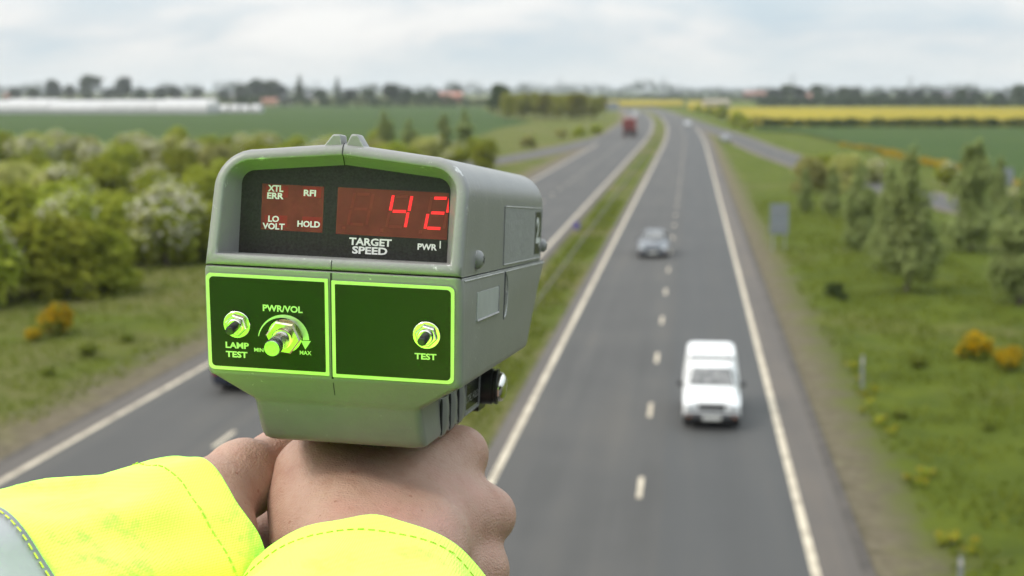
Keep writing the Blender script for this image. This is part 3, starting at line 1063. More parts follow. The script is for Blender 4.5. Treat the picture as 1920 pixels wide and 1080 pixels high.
def sign(px, pf, w, h, clear, label, posts=2):
    g = ground(px, pf)
    r = empty('road_sign', (g.x, g.y, gz(g.x, g.y)), .05)
    p = MB()
    p.box((0, 0, clear + h / 2), (w, .03, h), bev=.012)
    p.build('sign_plate', SIGNB, r)
    for sx in ((-.32, .32) if posts == 2 else (0,)):
        q = MB()
        q.tube([(sx * w, .05, -.2), (sx * w, .05, clear + h * .95)], .04, 10)
        q.build('post', GALV, r)
    for zz in (.25, .75):
        q = MB()
        q.box((0, -.03, clear + h * zz), (w * .9, .03, .05))
        q.build('rail', GALV, r, smooth=False)
    tag(r, label, 'road sign')


sign(1460, 468, 1.12, 1.85, .98, 'grey blank-backed road sign on two posts right of the silver car')
sign(1886, 395, .95, 1.4, 2.1, 'small grey sign on one post between the willows at far right', 1)
sign(1149, 217, 4.6, 3.2, 2.0, 'blue-grey direction sign beside the far left bend')


def marker(x, y, h, label, topc=None, z=None):
    r = empty('marker_post', (x, y, gz(x, y) if z is None else z))
    p = MB()
    p.box((0, 0, h / 2 - .05), (.11, .06, h + .1), bev=.015, taper=.9)
    p.build('post', simple('post_plastic', (.20, .205, .21), .5) if 'post_plastic' not in bpy.data.materials else bpy.data.materials['post_plastic'], r)
    q = MB()
    q.box((0, -.034, h * .82), (.085, .012, h * .14))
    q.build('reflector', topc or bpy.data.materials['post_plastic'], r, smooth=False)
    tag(r, label, 'marker post')


REFL = simple('reflector_red', (.40, .05, .04), .3)
WHITE = simple('white_plastic', (.50, .47, .45), .4)
g = ground(1616, 726)
marker(g.x, g.y, 1.1, 'grey marker post standing in the right verge grass', WHITE)
g = ground(1800, 1098)
marker(g.x, g.y, .62, 'white-topped marker post at the bottom right frame edge', WHITE)
# small round-headed purple sign in the central reserve
g = ground(1081, 437)
r = empty('reserve_sign', (g.x, g.y, -.05))
p = MB()
p.tube([(0, 0, 0), (0, 0, .75)], .03, 8)
p.build('post', GALV, r)
p = MB()
p.tube([(0, -.05, .55), (0, -.02, .55)], .27, 20)
p.build('sign_disc', simple('violet_sign', (.10, .075, .24), .5), r)
tag(r, 'small violet disc sign at the edge of the grassy central reserve', 'road sign')
# safety barrier in the central reserve
r = empty('safety_barrier', (-6.55, 24, -.06))
prof = [(-.02, .54), (.02, .54), (.03, .555), (.03, .605), (.02, .62), (-.02, .62), (-.03, .605), (-.03, .555)]
m = MB()
ys = axis([(0, 230, 11.5), (230, 560, 15)])
m.loft([[(px_ + .07 + bend(y + 24), y, pz_) for px_, pz_ in prof] for y in ys])
fix_normals(m.build('rail', DARKST, r, smooth=False))
for k in range(90):
    y = 1.5 + k * 3.2
    q = MB()
    q.box((bend(y + 24), y, .26), (.05, .07, .60))
    q.build('post', DARKST, r, smooth=False)
tag(r, 'steel safety barrier along the grassy central reserve', 'safety barrier')

# ------------------------------------------------------------------ vehicles
GLASS = simple('car_glass', (.09, .095, .095), .10, var=.6, scale=5, spec=.8, c2=(.21, .21, .205))
TYRE = simple('tyre_rubber', (.022, .022, .022), .85, var=.2, scale=9)
RIM = simple('wheel_rim', (.42, .43, .44), .35, .7)
BLACKP = simple('black_trim', (.028, .028, .030), .55, var=.15)
LAMP = simple('lamp_glass', (.55, .57, .58), .12, spec=.9)
AMBER = simple('amber_lens', (.26, .085, .03), .2)
REDL = simple('red_lens', (.35, .02, .02), .2)
PLATE = simple('plate_white', (.55, .55, .52), .5)


def ring(y, z0, zb, zt, wb, wt):
    return [(-wb * .93, y, z0), (-wb, y, z0 + .14), (-wb, y, zb), (-wt, y, zt - .11), (-wt + .05, y, zt - .035), (-wt + .15, y, zt),
            (wt - .15, y, zt), (wt - .05, y, zt - .035), (wt, y, zt - .11), (wb, y, zb), (wb, y, z0 + .14), (wb * .93, y, z0)]


def vehicle(name, paint, secs, x, y, facing, label, cat='car', wheels=((.72, .30), (3.25, .30)), w=.8, front=True, shield=None, sides=(), rear=None, lampz=.62, grille=.5, bump=.36, extra=None, group=None):
    """front end at local y = 0, the car runs towards +y; facing -1 = coming towards the camera"""
    r = empty(name, (x, y, .0), 0 if facing < 0 else math.pi)
    m = MB()
    m.loft([ring(*s) for s in secs])
    fix_normals(m.build('body', paint, r, sharp=28))
    if shield:
        q = MB()
        q.add(shield, [(0, 1, 2, 3)])
        fix_normals(q.build('windscreen', GLASS, r, smooth=False))
        if q and r.children[-1].data.polygons[0].normal.y > 0:
            r.children[-1].data.flip_normals()
    if rear:
        q = MB()
        q.add(rear, [(0, 1, 2, 3)])
        q.build('rear_window', GLASS, r, smooth=False)
    for sd in sides:
        for sx in (-1, 1):
            q = MB()
            q.add([(sx * a_, b2, c_) for a_, b2, c_ in sd], [tuple(range(len(sd)))])
            q.build('side_window', GLASS, r, smooth=False)
    for wy, wr in wheels:
        for sx in (-1, 1):
            q = MB()
            q.tube([(sx * (w - .19), wy, wr), (sx * (w - .01), wy, wr)], wr, 22)
            wo_ = q.build('wheel', TYRE, r)
            q = MB()
            q.tube([(sx * (w - .02), wy, wr), (sx * (w + .012), wy, wr)], wr * .62, 16)
            q.build('rim', RIM, wo_)
    q = MB()
    q.box((0, -.05, bump), (2 * w * .97, .22, .20), bev=.05)
    q.build('bumper', BLACKP if cat != 'car' else paint, r)
    q = MB()
    q.box((0, -.025, grille + .1), (w * .95, .10, .17), bev=.02)
    q.build('grille', BLACKP, r)
    for sx in (-1, 1):
        q = MB()
        q.box((sx * w * .74, -.02, lampz), (w * .34, .13, .17), bev=.03)
        q.build('headlight', LAMP, r)
        q = MB()
        q.box((sx * w * .80, -.165, bump + .02), (.12, .03, .045), bev=.01)
        q.build('indicator', AMBER, r)
        q = MB()
        q.box((sx * (w + .09), secs[3][0] + .35, secs[3][3] + .06), (.17, .09, .15), bev=.03)
        q.build('mirror', BLACKP if cat == 'van' else paint, r)
        q = MB()
        q.box((sx * w * .8, secs[-1][0] + .005, .75), (.16, .05, .28), bev=.02)
        q.build('tail_light', REDL, r)
    q = MB()
    q.box((0, -.175, bump + .0), (.52, .02, .12))
    q.build('number_plate', PLATE, r, smooth=False)
    q = MB()
    for k in (-1, 1):
        q.tube([(k * .1, secs[4][0] - .45, secs[4][2] + .12), (k * .1 + .38, secs[4][0] - .30, secs[4][2] + .2)], .012, 5)
    q.build('wiper', BLACKP, r)
    if extra:
        extra(r)
    return tag(r, label, cat, group)


VANW = simple('white_van_paint', (.88, .88, .87), .3, var=.03, coat=.4)
SILV = simple('silver_paint', (.10, .11, .125), .28, .25, var=.04, coat=.5)
DKBL = simple('dark_blue_paint', (.018, .022, .035), .25, var=.1, coat=.5)
WHP = simple('white_car_paint', (.50, .50, .50), .3, var=.04, coat=.4)
GRYP = simple('grey_car_paint', (.13, .14, .15), .3, var=.1, coat=.4)

van_secs = [(-.02, .42, .66, .80, .74, .66), (.10, .28, .74, .92, .80, .70), (.55, .24, .80, 1.00, .81, .70), (.92, .24, .82, 1.02, .81, .70),
            (.98, .24, .84, 1.04, .81, .69), (1.62, .24, .92, 1.50, .81, .62), (1.80, .24, .95, 1.56, .81, .61), (2.05, .24, .95, 1.58, .81, .62),
            (2.12, .24, 1.0, 1.80, .82, .70), (2.35, .24, 1.0, 1.86, .82, .72), (3.9, .24, 1.0, 1.86, .82, .72), (4.02, .30, 1.0, 1.78, .80, .70)]
gv = ground(1334, 806)
vx = gv.x


def van_extra(r):
    q = MB()
    q.box((0, 3.1, 1.885), (1.15, 1.3, .025), bev=.01)
    q.build('roof_rib', VANW, r)
    q = MB()
    q.box((0, 2.085, 1.69), (1.26, .03, .09))
    q.build('box_seam', BLACKP, r, smooth=False)


vehicle('panel_van', VANW, van_secs, vx, gv.y, -1, 'white high-roofed panel van coming towards the bridge in the near lane', 'van', ((.72, .29), (3.3, .29)), .80,
        shield=[(-.66, 1.00, 1.075), (.66, 1.00, 1.075), (.55, 1.61, 1.505), (-.55, 1.61, 1.505)],
        sides=[[(.755, 1.45, 1.0), (.755, 2.0, 1.0), (.665, 2.0, 1.42), (.675, 1.7, 1.40)]], lampz=.66, grille=.56, bump=.38, extra=van_extra)
car_secs = [(-.02, .36, .52, .62, .74, .66), (.08, .22, .58, .70, .82, .72), (.5, .20, .66, .80, .85, .74), (1.0, .20, .72, .90, .86, .74), (1.12, .20, .74, .93, .86, .73),
            (1.85, .20, .86, 1.38, .86, .58), (2.2, .20, .88, 1.43, .86, .58), (3.0, .20, .88, 1.40, .86, .57), (3.65, .20, .86, 1.02, .86, .70), (4.2, .22, .84, .98, .85, .72), (4.38, .34, .78, .92, .80, .70)]
SHC = [(-.66, 1.155, .985), (.66, 1.155, .985), (.52, 1.80, 1.365), (-.52, 1.80, 1.365)]
SDC = [[(.80, 1.55, .95), (.80, 2.45, .95), (.63, 2.4, 1.32), (.625, 1.95, 1.30)], [(.80, 2.52, .95), (.80, 3.35, .95), (.64, 3.0, 1.30), (.63, 2.5, 1.32)]]
RRC = [(-.54, 3.06, 1.385), (.54, 3.06, 1.385), (.66, 3.62, 1.06), (-.66, 3.62, 1.06)]
g = ground(1224, 484)
vehicle('saloon_car', SILV, car_secs, g.x, g.y, -1, 'silver-grey saloon car coming along the overtaking lane', 'car', w=.86, shield=SHC, sides=SDC, rear=RRC, lampz=.56, grille=.42, bump=.33)
# dark car going away in the left carriageway, mostly behind the gun
g = ground(420, 738)
vehicle('dark_car', DKBL, car_secs, g.x + .42, g.y + 4.4, 1, 'dark blue car in the far left lane, mostly hidden behind the speed gun', 'car', w=.86, shield=SHC, sides=SDC, rear=RRC, lampz=.56, grille=.42, bump=.33)
g = ground(1304, 236)
vehicle('white_hatchback', WHP, car_secs, bend(g.y) + .9, g.y, -1, 'tiny white car far along the right carriageway', 'car', w=.86, shield=SHC, sides=SDC, rear=RRC, lampz=.56, grille=.42, bump=.33)
g = ground(1362, 266)
o = vehicle('grey_hatchback', GRYP, car_secs, g.x, g.y, -1, 'tiny dark grey car on the right slip road', 'car', w=.86, shield=SHC, sides=SDC, rear=RRC, lampz=.56, grille=.42, bump=.33)
o.rotation_euler.z += .06
van2 = [(y_, a_ * 1.1, b2 * 1.25, c_ * 1.3, d_ * 1.15, e_ * 1.15) for y_, a_, b2, c_, d_, e_ in van_secs]
g = ground(1214, 221)
vehicle('white_box_van', WHP, van2, bend(g.y) - 14.2, g.y + 4, 1, 'tiny white van far along the left carriageway beyond the red lorry', 'van', ((.72, .32), (3.3, .32)), .93,
        shield=[(-.7, 1.085, 1.45), (.7, 1.085, 1.45), (.6, 1.58, 1.85), (-.6, 1.58, 1.85)], lampz=.8, grille=.66, bump=.45)
# red lorry going away
RED = simple('lorry_red', (.20, .030, .022), .4, var=.12, scale=.8)
DRED = simple('lorry_dark', (.045, .035, .035), .7, var=.2)
g = ground(1179, 257)
r = empty('red_lorry', (g.x, g.y, 0))
m = MB()
m.box((0, 4.6, 2.62), (2.5, 8.6, 2.3), bev=.06)
m.build('load_box', RED, r)
m = MB()
m.box((0, 4.7, 1.12), (2.3, 9.0, .5), bev=.04)
m.build('chassis', DRED, r)
m = MB()
m.box((0, 10.4, 2.1), (2.45, 2.1, 2.7), bev=.12)
m.build('cab', RED, r)
m = MB()
m.box((0, .27, 2.55), (2.25, .06, 2.0), bev=.02)
m.build('tailgate', simple('tailgate_red', (.14, .026, .022), .5, var=.25, scale=1.2), r)
for yy in (1.5, 2.8, 9.9):
    for sx in (-1, 1):
        m = MB()
        m.tube([(sx * .78, yy, .5), (sx * 1.2, yy, .5)], .5, 18)
        wo_ = m.build('wheel', TYRE, r)
        m = MB()
        m.tube([(sx * 1.15, yy, .5), (sx * 1.215, yy, .5)], .28, 12)
        m.build('rim', RIM, wo_)
m = MB()
m.box((0, .16, .62), (2.4, .12, .3), bev=.03)
m.build('bumper', DRED, r)
for sx in (-1, 1):
    m = MB()
    m.box((sx * .95, .08, .66), (.4, .05, .15), bev=.01)
    m.build('tail_light', REDL, r)
    m = MB()
    m.box((sx * .8, .75, .62), (.55, .03, .75))
    m.build('mud_flap', TYRE, r, smooth=False)
tag(r, 'red lorry with dark underbody driving away on the left carriageway', 'lorry')
# ------------------------------------------------------------------ the speed gun (dimensions in mm before the factor K)
K = .867e-3
GD = Vector((397, 130, 2830)).normalized()                # where the gun aims, camera space (right, up, forward)
_v0 = Vector((GD.z, 0, -GD.x)).normalized()
_u0 = GD.cross(_v0)
if _u0.y < 0:
    _u0 = -_u0
_r = rad(-3.0)
GX = _v0 * math.cos(_r) + _u0 * math.sin(_r)
GU = _u0 * math.cos(_r) - _v0 * math.sin(_r)
GO = pz(620, 610, .75)                                    # before scaling by .867


def gray_(px, py):
    return pz(px, py, 1.0)


def on_tilt(px, py, y0, z0, deg):
    """gun coordinates (mm) where a pixel of the photo meets the plane z = z0 + (y-y0) tan(deg)"""
    tn = math.tan(rad(deg))
    n = GD - GU * tn
    k = gray_(px, py)
    t = (n.dot(GO) + (z0 - tn * y0) * .001) / n.dot(k)
    q = k * t - GO
    return Vector((GX.dot(q), GU.dot(q), GD.dot(q))) * 1000


def on_x(px, py, X):
    k = gray_(px, py)
    t = (X * .001 + GX.dot(GO)) / GX.dot(k)
    q = k * t - GO
    return Vector((GX.dot(q), GU.dot(q), GD.dot(q))) * 1000


def L(x, y, z):
    return Vector((x * K, z * K, y * K))


def c2b(v):
    return Vector((v.x, v.y, -v.z))


_rot = Matrix((c2b(GX), c2b(GD), c2b(GU))).transposed()
gun_world = CM @ (Matrix.Translation(c2b(GO * .867)) @ _rot.to_4x4())
gun = empty('speed_gun')
gun.matrix_world = gun_world
tag(gun, 'grey hand-held speed gun with red digits reading 42, held in both hands', 'speed gun')


def gun_paint(name, base, wear=1.0):
    m, t, b = new_mat(name)
    tcn = N(t, 'ShaderNodeTexCoord')
    n1 = N(t, 'ShaderNodeTexNoise', i_Scale=38., i_Detail=4.0, i_Roughness=.6)
    t.links.new(tcn.outputs['Object'], n1.inputs['Vector'])
    n2 = N(t, 'ShaderNodeTexNoise', i_Scale=520., i_Detail=2.0)
    t.links.new(tcn.outputs['Object'], n2.inputs['Vector'])
    n3 = N(t, 'ShaderNodeTexNoise', i_Scale=130., i_Detail=5.0, i_Roughness=.7)
    t.links.new(tcn.outputs['Object'], n3.inputs['Vector'])
    colr = RAMP(t, n1.outputs[0], [(.3, tuple(x * .93 for x in base)), (.7, tuple(x * 1.06 for x in base))])
    # paint chipped off the edges down to bright metal
    bv = N(t, 'ShaderNodeBevel', samples=4)
    bv.inputs['Radius'].default_value = .0011
    ge = N(t, 'ShaderNodeNewGeometry')
    dt = N(t, 'ShaderNodeVectorMath', operation='DOT_PRODUCT')
    t.links.new(bv.outputs[0], dt.inputs[0])
    t.links.new(ge.outputs['Normal'], dt.inputs[1])
    edge = M(t, 'SUBTRACT', 1.0, dt.outputs['Value'])
    so = N(t, 'ShaderNodeSeparateXYZ')
    t.links.new(tcn.outputs['Object'], so.inputs[0])
    # the rim round the display is the part that gets knocked
    rd = M(t, 'SUBTRACT', so.outputs[1], M(t, 'MULTIPLY', M(t, 'SUBTRACT', so.outputs[2], .026), .235))
    rim_ = M(t, 'MULTIPLY', M(t, 'SUBTRACT', .0034, M(t, 'ABSOLUTE', M(t, 'SUBTRACT', rd, .0016))), 260.0, clamp=True)
    rim_ = M(t, 'MULTIPLY', rim_, M(t, 'GREATER_THAN', so.outputs[2], .026))
    ch = M(t, 'MULTIPLY', M(t, 'SUBTRACT', M(t, 'ADD', M(t, 'ADD', M(t, 'MULTIPLY', edge, 1.3 * wear), M(t, 'MULTIPLY', rim_, .085)), n3.outputs[0]), .66), 14.0, clamp=True)
    colr = MIX(t, ch, colr, (.52, .52, .50))
    t.links.new(colr, b.inputs['Base Color'])
    t.links.new(M(t, 'MULTIPLY', ch, .6), b.inputs['Metallic'])
    b.inputs['Roughness'].default_value = .37
    bp = N(t, 'ShaderNodeBump', i_Strength=.22, i_Distance=.0006)
    t.links.new(n2.outputs[0], bp.inputs['Height'])
    t.links.new(bp.outputs[0], b.inputs['Normal'])
    return m


GPAINT = gun_paint('gun_paint', (.226, .222, .211))
GLABEL = simple('gun_label', (.25, .25, .24), .5, var=.05, scale=60, bump=.1, bscale=300)
BRUSHED = simple('bare_aluminium', (.64, .58, .62), .42, 1.0, var=.03, scale=240, bump=.08, bscale=900)
CHROME = simple('plated_steel', (.80, .77, .70), .16, 1.0, var=.10, scale=160)
BRASSY = simple('zinc_yellow', (.78, .68, .34), .2, 1.0, var=.22, scale=190, c2=(.85, .80, .62))
PANELB = simple('panel_black', (.0085, .0095, .0075), .27, var=.06, scale=60, spec=.28)
SCREEN = simple('screen_black', (.016, .017, .016), .30, var=.5, scale=900, spec=.5)
RUBB = simple('black_plastic', (.02, .02, .02), .35, var=.2, scale=80)
SEAM = simple('seam_dark', (.03, .03, .03), .9, var=.1)  # near-black of joints, slots, grooves and grip collar
PRINT = simple('white_print', (.62, .63, .60), .5, var=.06, scale=300)
PRINTP = simple('bare_print', (.55, .55, .54), .4, .85, var=.06, scale=300)
GX0 = -.9


def loop_upper(w, yb, yt, yr, r, zf, nb=14, ns=8, na=9, ntp=10):
    """closed outline: bottom, right side, corner, right slope, ridge, left slope, corner, left side"""
    P = []
    for i in range(nb):
        P.append((-w + 2 * w * i / nb, yb))
    for i in range(ns):
        P.append((w, yb + (yt - r - yb) * i / ns))
    for i in range(na):
        a = math.pi / 2 * i / na
        P.append((w - r + r * math.cos(a), yt - r + r * math.sin(a)))
    for i in range(ntp):
        P.append(((w - r) * (1 - i / ntp), yt + (yr - yt) * i / ntp))
    for i in range(ntp):
        P.append((-(w - r) * i / ntp, yr + (yt - yr) * i / ntp))
    for i in range(na):
        a = math.pi / 2 * (1 + i / na)
        P.append((-(w - r) + r * math.cos(a), yt - r + r * math.sin(a)))
    for i in range(ns):
        P.append((-w, yt - r + (yb - yt + r) * i / ns))
    return [L(x + GX0, y, zf(y)) for x, y in P]


rim = lambda y: (y - 30) * .235
m = MB()
m.loft([
    loop_upper(54.3, 33.2, 75.5, 80.0, 7, lambda y: 20.5 + .05 * (y - 33)),
    loop_upper(59.3, 33.0, 80.3, 84.6, 13, lambda y: rim(y) + 2.0),
    loop_upper(59.9, 32.8, 80.8, 85.1, 14, lambda y: rim(y) + .45),
    loop_upper(60.6, 32.3, 81.4, 85.7, 15, lambda y: rim(y)),
    loop_upper(63.0, 29.2, 84.0, 88.8, 17, lambda y: rim(y) + .1),
    loop_upper(64.6, 27.8, 85.4, 90.2, 19, lambda y: rim(y) + 1.0),
    loop_upper(65.4, 27.2, 86.1, 90.9, 20, lambda y: rim(y) + 2.8),
    loop_upper(65.6, 27.0, 86.3, 91.1, 20, lambda y: rim(y) + 5.0),
    loop_upper(65.6, 27.0, 86.3, 91.1, 20, lambda y: rim(y) * .8 + 10.5),
    loop_upper(65.0, 27.4, 85.7, 90.5, 20, lambda y: rim(y) * .8 + 10.7),
    loop_upper(65.0, 27.4, 85.7, 90.5, 20, lambda y: rim(y) * .8 + 11.5),
    loop_upper(65.4, 27.0, 86.1, 90.9, 20, lambda y: rim(y) * .8 + 11.7),
    loop_upper(65.4, 27.0, 86.1, 90.9, 20, lambda y: 120.),
    loop_upper(65.4, 27.0, 86.0, 90.7, 20, lambda y: 318.),
    loop_upper(64.8, 27.2, 85.3, 89.8, 20, lambda y: 327.),
    loop_upper(62.6, 28.0, 83.0, 87.2, 19, lambda y: 335.),
    loop_upper(58.0, 30.0, 78.5, 82.5, 17, lambda y: 341.),
    loop_upper(48.0, 36.0, 69.0, 72.0, 14, lambda y: 344.)], cap0=True)
fix_normals(m.build('upper_shell', GPAINT, gun, sharp=50))


def loop_lower(y, w, zf, zr, R, wl=None):
    P = []
    n = 6
    wl = wl or w
    for cx, cz, a0 in ((w - R, zf + R, -90), (w - R, zr - R, 0), (-wl + R, zr - R, 90), (-wl + R, zf + R, 180)):
        for i in range(n + 1):
            a = rad(a0 + 90 * i / n)
            P.append((cx + R * math.cos(a), cz + R * math.sin(a)))
    return [L(x + GX0, y, z) for x, z in P]


pf = lambda y: .2126 * (27 - y)
rows = [(26.7, 64.6, .9, 339, 4), (26.2, 65.8, .2, 341, 4), (24.5, 66.2, pf(24.5), 340, 4), (8, 66.4, pf(8), 311, 4), (-10, 66.4, pf(-10), 286, 4), (-25.5, 66.4, pf(-25.5), 267, 4),
        (-28, 66.0, 11.8, 264.5, 4), (-29.2, 65.0, 12.4, 262, 4), (-30.0, 63.0, 13.0, 260, 4)]
for i in range(1, 7):
    u = i / 6
    rows.append((-30 - 11.4 * u, 63 - 18.2 * u, 13.0 + 7.6 * u, 260 - 52 * u, 4))
rows += [(-42.4, 44.2, 21.6, 206, 4.5, 44.4), (-44.6, 44.1, 22.9, 205, 5, 44.2), (-56, 44.8, 29.6, 204, 5, 43.8), (-60.8, 45.2, 32.6, 203, 5, 43.2), (-63.2, 44.6, 34.4, 201.5, 5, 42.2), (-64.6, 42.5, 37.0, 199, 5, 40)]
m = MB()
m.loft([loop_lower(*q) for q in rows])
fix_normals(m.build('lower_shell', GPAINT, gun, sharp=32))
# the two lugs of the sight on top, either side of the joint
for s, (a0, a1, a2, a3), hh in ((-1, (-10.5, -6.2, -1.6, -.5), 4.4), (1, (.6, 3.4, 7.2, 11.2), 4.8)):
    m = MB()
    z0, z1 = rim(90) + 1.2, rim(90) + 13
    base = [88.8, 90.2]
    prof = [(a0, 89.2), (a1, 91 + hh - .5), (a1 + .8, 91 + hh), (a2 - .8, 91 + hh), (a2, 91 + hh - .5), (a3, 89.2)]
    ins = [(.0, .8), (.55, 0), (1, 0), (1.0, .0)]
    zs = [z0, z0 + .9, z1 - 1, z1]
    sc = [.86, 1, 1, .8]
    cxm = (a0 + a3) / 2
    m.loft([[L(cxm + (x - cxm) * sc[k] + GX0, 89.2 + (y - 89.2) * sc[k], zs[k]) for x, y in prof] for k in range(4)])
    fix_normals(m.build('sight_lug', GPAINT, gun, sharp=40))


def strip(pts, w, h=.12):
    """thin dark joint line running over the front along x = 0; pts are (x, y, z, ny, nz)"""
    V, F = [], []
    for x, y, z, ny, nz in pts:
        for sx in (-1, 1):
            V.append(L(x + sx * w / 2 + GX0, y + ny * h, z + nz * h))
    for i in range(len(pts) - 1):
        F.append((2 * i, 2 * i + 1, 2 * i + 3, 2 * i + 2))
    return V, F


m = MB()
m.add(*strip([(0, 80.1, 19, -1, 0), (0, 84.7, rim(85) + 2.0, -1, 0), (0, 85.3, rim(85) + .3, -.9, -.4), (0, 85.8, rim(85.8), -.3, -1), (0, 88.8, rim(88.8) + .05, .2, -1), (0, 90.2, rim(90.2) + 1, .7, -.7), (0, 91, rim(91) + 3, 1, -.2)], .55, .16))
m.build('joint_line', SEAM, gun, smooth=False)
m = MB()
m.add(*strip([(0, 32.3, rim(32.3), .2, -1), (0, 29.2, rim(29.2) + .1, -.1, -1), (0, 27.8, rim(27.8) + 1.0, -.3, -1)], .45, .16))
m.build('joint_line', SEAM, gun, smooth=False)
m = MB()
m.add(*strip([(0, 26.0, .25, 0, -1), (0, 24.5, pf(24.5), -.1, -1), (0, -25.5, pf(-25.5), -.2, -1), (0, -28, 11.8, -.3, -1)], 1.1, .14))
m.build('joint_line', SEAM, gun, smooth=False)
m = MB()
m.add(*strip([(0, -30, 13, -.5, -.9), (0, -34, 15.6, -.5, -.85), (0, -37, 17.6, -.5, -.85)], .35, .13))
m.build('joint_line', SEAM, gun, smooth=False)

# ---- the two control panels: bright metal plate with a black field
PT0, PTD = (27, 0), -12.0
pn = Vector((0, -math.sin(rad(12)), -math.cos(rad(12))))       # outward normal (x, y, z) in gun axes


def pan(px, py, h=0.0):
    q = on_tilt(px, py, 27, 0, PTD)
    return q + pn * h


def Lv(q):
    return L(*q)


def plate(name, poly, h0, h1, mat, parent, n=pn):
    """extruded polygon; poly = gun coordinates on the plane"""
    P0 = [Lv(p + n * h0) for p in poly]
    P1 = [Lv(p + n * h1) for p in poly]
    k = len(poly)
    V = P0 + P1
    F = [tuple(range(k, 2 * k)), tuple(range(k - 1, -1, -1))] + [(i, (i + 1) % k, k + (i + 1) % k, k + i) for i in range(k)]
    o = mesh(name, V, F, mat, parent)
    return fix_normals(o)


def rrect(u0, u1, v0, v1, radii, n=6):
    """rounded rectangle in (x, y') with radii (bl, br, tr, tl)"""
    P = []
    for (cx, cy, a0), r in zip(((u0, v0, 180), (u1, v0, 270), (u1, v1, 0), (u0, v1, 90)), radii):
        sx = 1 if cx == u0 else -1
        sy = 1 if cy == v0 else -1
        if r <= 0:
            P.append((cx, cy))
            continue
        for i in range(n + 1):
            a = rad(a0 + 90 * i / n)
            P.append((cx + sx * r + r * math.cos(a), cy + sy * r + r * math.sin(a)))
    return P


def pplane(x, y):
    return Vector((x, y, .2126 * (27 - y)))


def panel(x0, x1, y0, y1, rout, name='control_panel'):
    o = plate(name, [pplane(x, y) for x, y in rrect(x0, x1, y0, y1, rout)], -.2, .75, BRUSHED, gun)
    i = 1.8
    plate('black_field', [pplane(x, y) for x, y in rrect(x0 + i, x1 - i, y0 + i, y1 - i, [max(.5, q - .8) for q in rout])], .75, .95, PANELB, o)
    return o


a, b_ = pan(388, 512), pan(617, 520)
c_, d_ = pan(391, 688), pan(618, 706)
panl = panel((a.x + c_.x) / 2, (b_.x + d_.x) / 2 - .15, (c_.y + d_.y) / 2, (a.y + b_.y) / 2, [3, .4, .4, 3])
a, b_ = pan(622.5, 527), pan(853, 535)
c_, d_ = pan(624, 708), pan(851.5, 718)
panr = panel((a.x + c_.x) / 2, (b_.x + d_.x) / 2, (c_.y + d_.y) / 2, (a.y + b_.y) / 2, [.4, 3, 3, .4])


# ---- lettering
def glyphs(txt, bold=.028, space=1.0):
    cu = bpy.data.curves.new('t', 'FONT')
    cu.body = txt
    cu.offset = bold
    cu.resolution_u = 3
    cu.space_character = space
    ob = bpy.data.objects.new('t', cu)
    COL.objects.link(ob)
    dg = bpy.context.evaluated_depsgraph_get()
    me = bpy.data.meshes.new_from_object(ob.evaluated_get(dg))
    V = [v.co.copy() for v in me.vertices]
    F = [tuple(p.vertices) for p in me.polygons]
    bpy.data.objects.remove(ob)
    bpy.data.curves.remove(cu)
    bpy.data.meshes.remove(me)
    xs, ys = [v.x for v in V], [v.y for v in V]
    w, h = max(xs) - min(xs), max(ys) - min(ys)
    return [((v.x - min(xs)) / w - .5, (v.y - min(ys)) / h - .5) for v in V], F


def letters(mb, txt, px, py, wpx, hpx, plane, h, bold=.032):
    """a word centred on a spot of the panel, as wide and tall as it is printed"""
    q, F = glyphs(txt, bold)
    o = plane(px, py, h)
    ex, ey = plane(px + 30, py, h) - o, o - plane(px, py + 30, h)
    # lines of print run square to the panel
    ex = Vector((ex.length, 0, 0)) / 30
    eyl = ey.length / 30
    up = (plane(px, py - 30, h) - o)
    up = Vector((0, up.y, up.z)).normalized()
    mb.add([Lv(o + ex * (u * wpx) + up * (v * hpx * eyl)) for u, v in q], F)


m = MB()
letters(m, 'PWR/VOL', 531, 578, 74.5, 12.5, pan, 1.02)
letters(m, 'LAMP', 446, 646.5, 43.5, 11.5, pan, 1.02)
letters(m, 'TEST', 445, 663.5, 40.5, 11.5, pan, 1.02)
letters(m, 'MIN', 486.5, 655, 17.5, 7.3, pan, 1.02, .024)
letters(m, 'MAX', 574, 660.5, 22, 7.6, pan, 1.02, .024)
# the swelling arrow round the volume knob
s = 7.715
cxp, cyp = 845, 600
rb = len(m.v)
P = []
n = 26
for i in range(n + 1):
    u = i / n
    ang = rad(168 - 168 * u + 1.0)
    ro = 349 + (378 - 349) * min(1, u / .5) + (395 - 378) * max(0, (u - .5) / .5)
    ri = 338 + 6 * u - 58 * max(0, u - .25) ** 1.2
    for r_ in (ro, ri):
        P.append(pan(420 + (cxp + r_ * math.cos(ang)) / s, 560 + (cyp - r_ * math.sin(ang)) / s, 1.02))
m.add([Lv(p) for p in P], [(2 * i, 2 * i + 1, 2 * i + 3, 2 * i + 2) for i in range(n)])
m.add([Lv(pan(420 + x / s, 560 + y / s, 1.02)) for x, y in ((1118, 600), (1265, 605), (1185, 727))], [(0, 1, 2)])
m.build('lettering', PRINTP, panl, smooth=False)
m = MB()
letters(m, 'TEST', 798.5, 667.5, 41, 11.8, pan, 1.02)
m.build('lettering', PRINTP, panr, smooth=False)


def disc_stack(mb, c, n, levels, seg=24, phase=0.0, mi=0):
    """rings square to n: levels = [(height, radius)], c in gun mm"""
    u = Vector((1, 0, 0)) if abs(n.x) < .9 else Vector((0, 0, 1))
    u = (u - n * u.dot(n)).normalized()
    w = n.cross(u)
    mb.loft([[Lv(c + n * h + (u * math.cos(2 * math.pi * (k + phase) / seg) + w * math.sin(2 * math.pi * (k + phase) / seg)) * r) for k in range(seg)] for h, r in levels], mi)


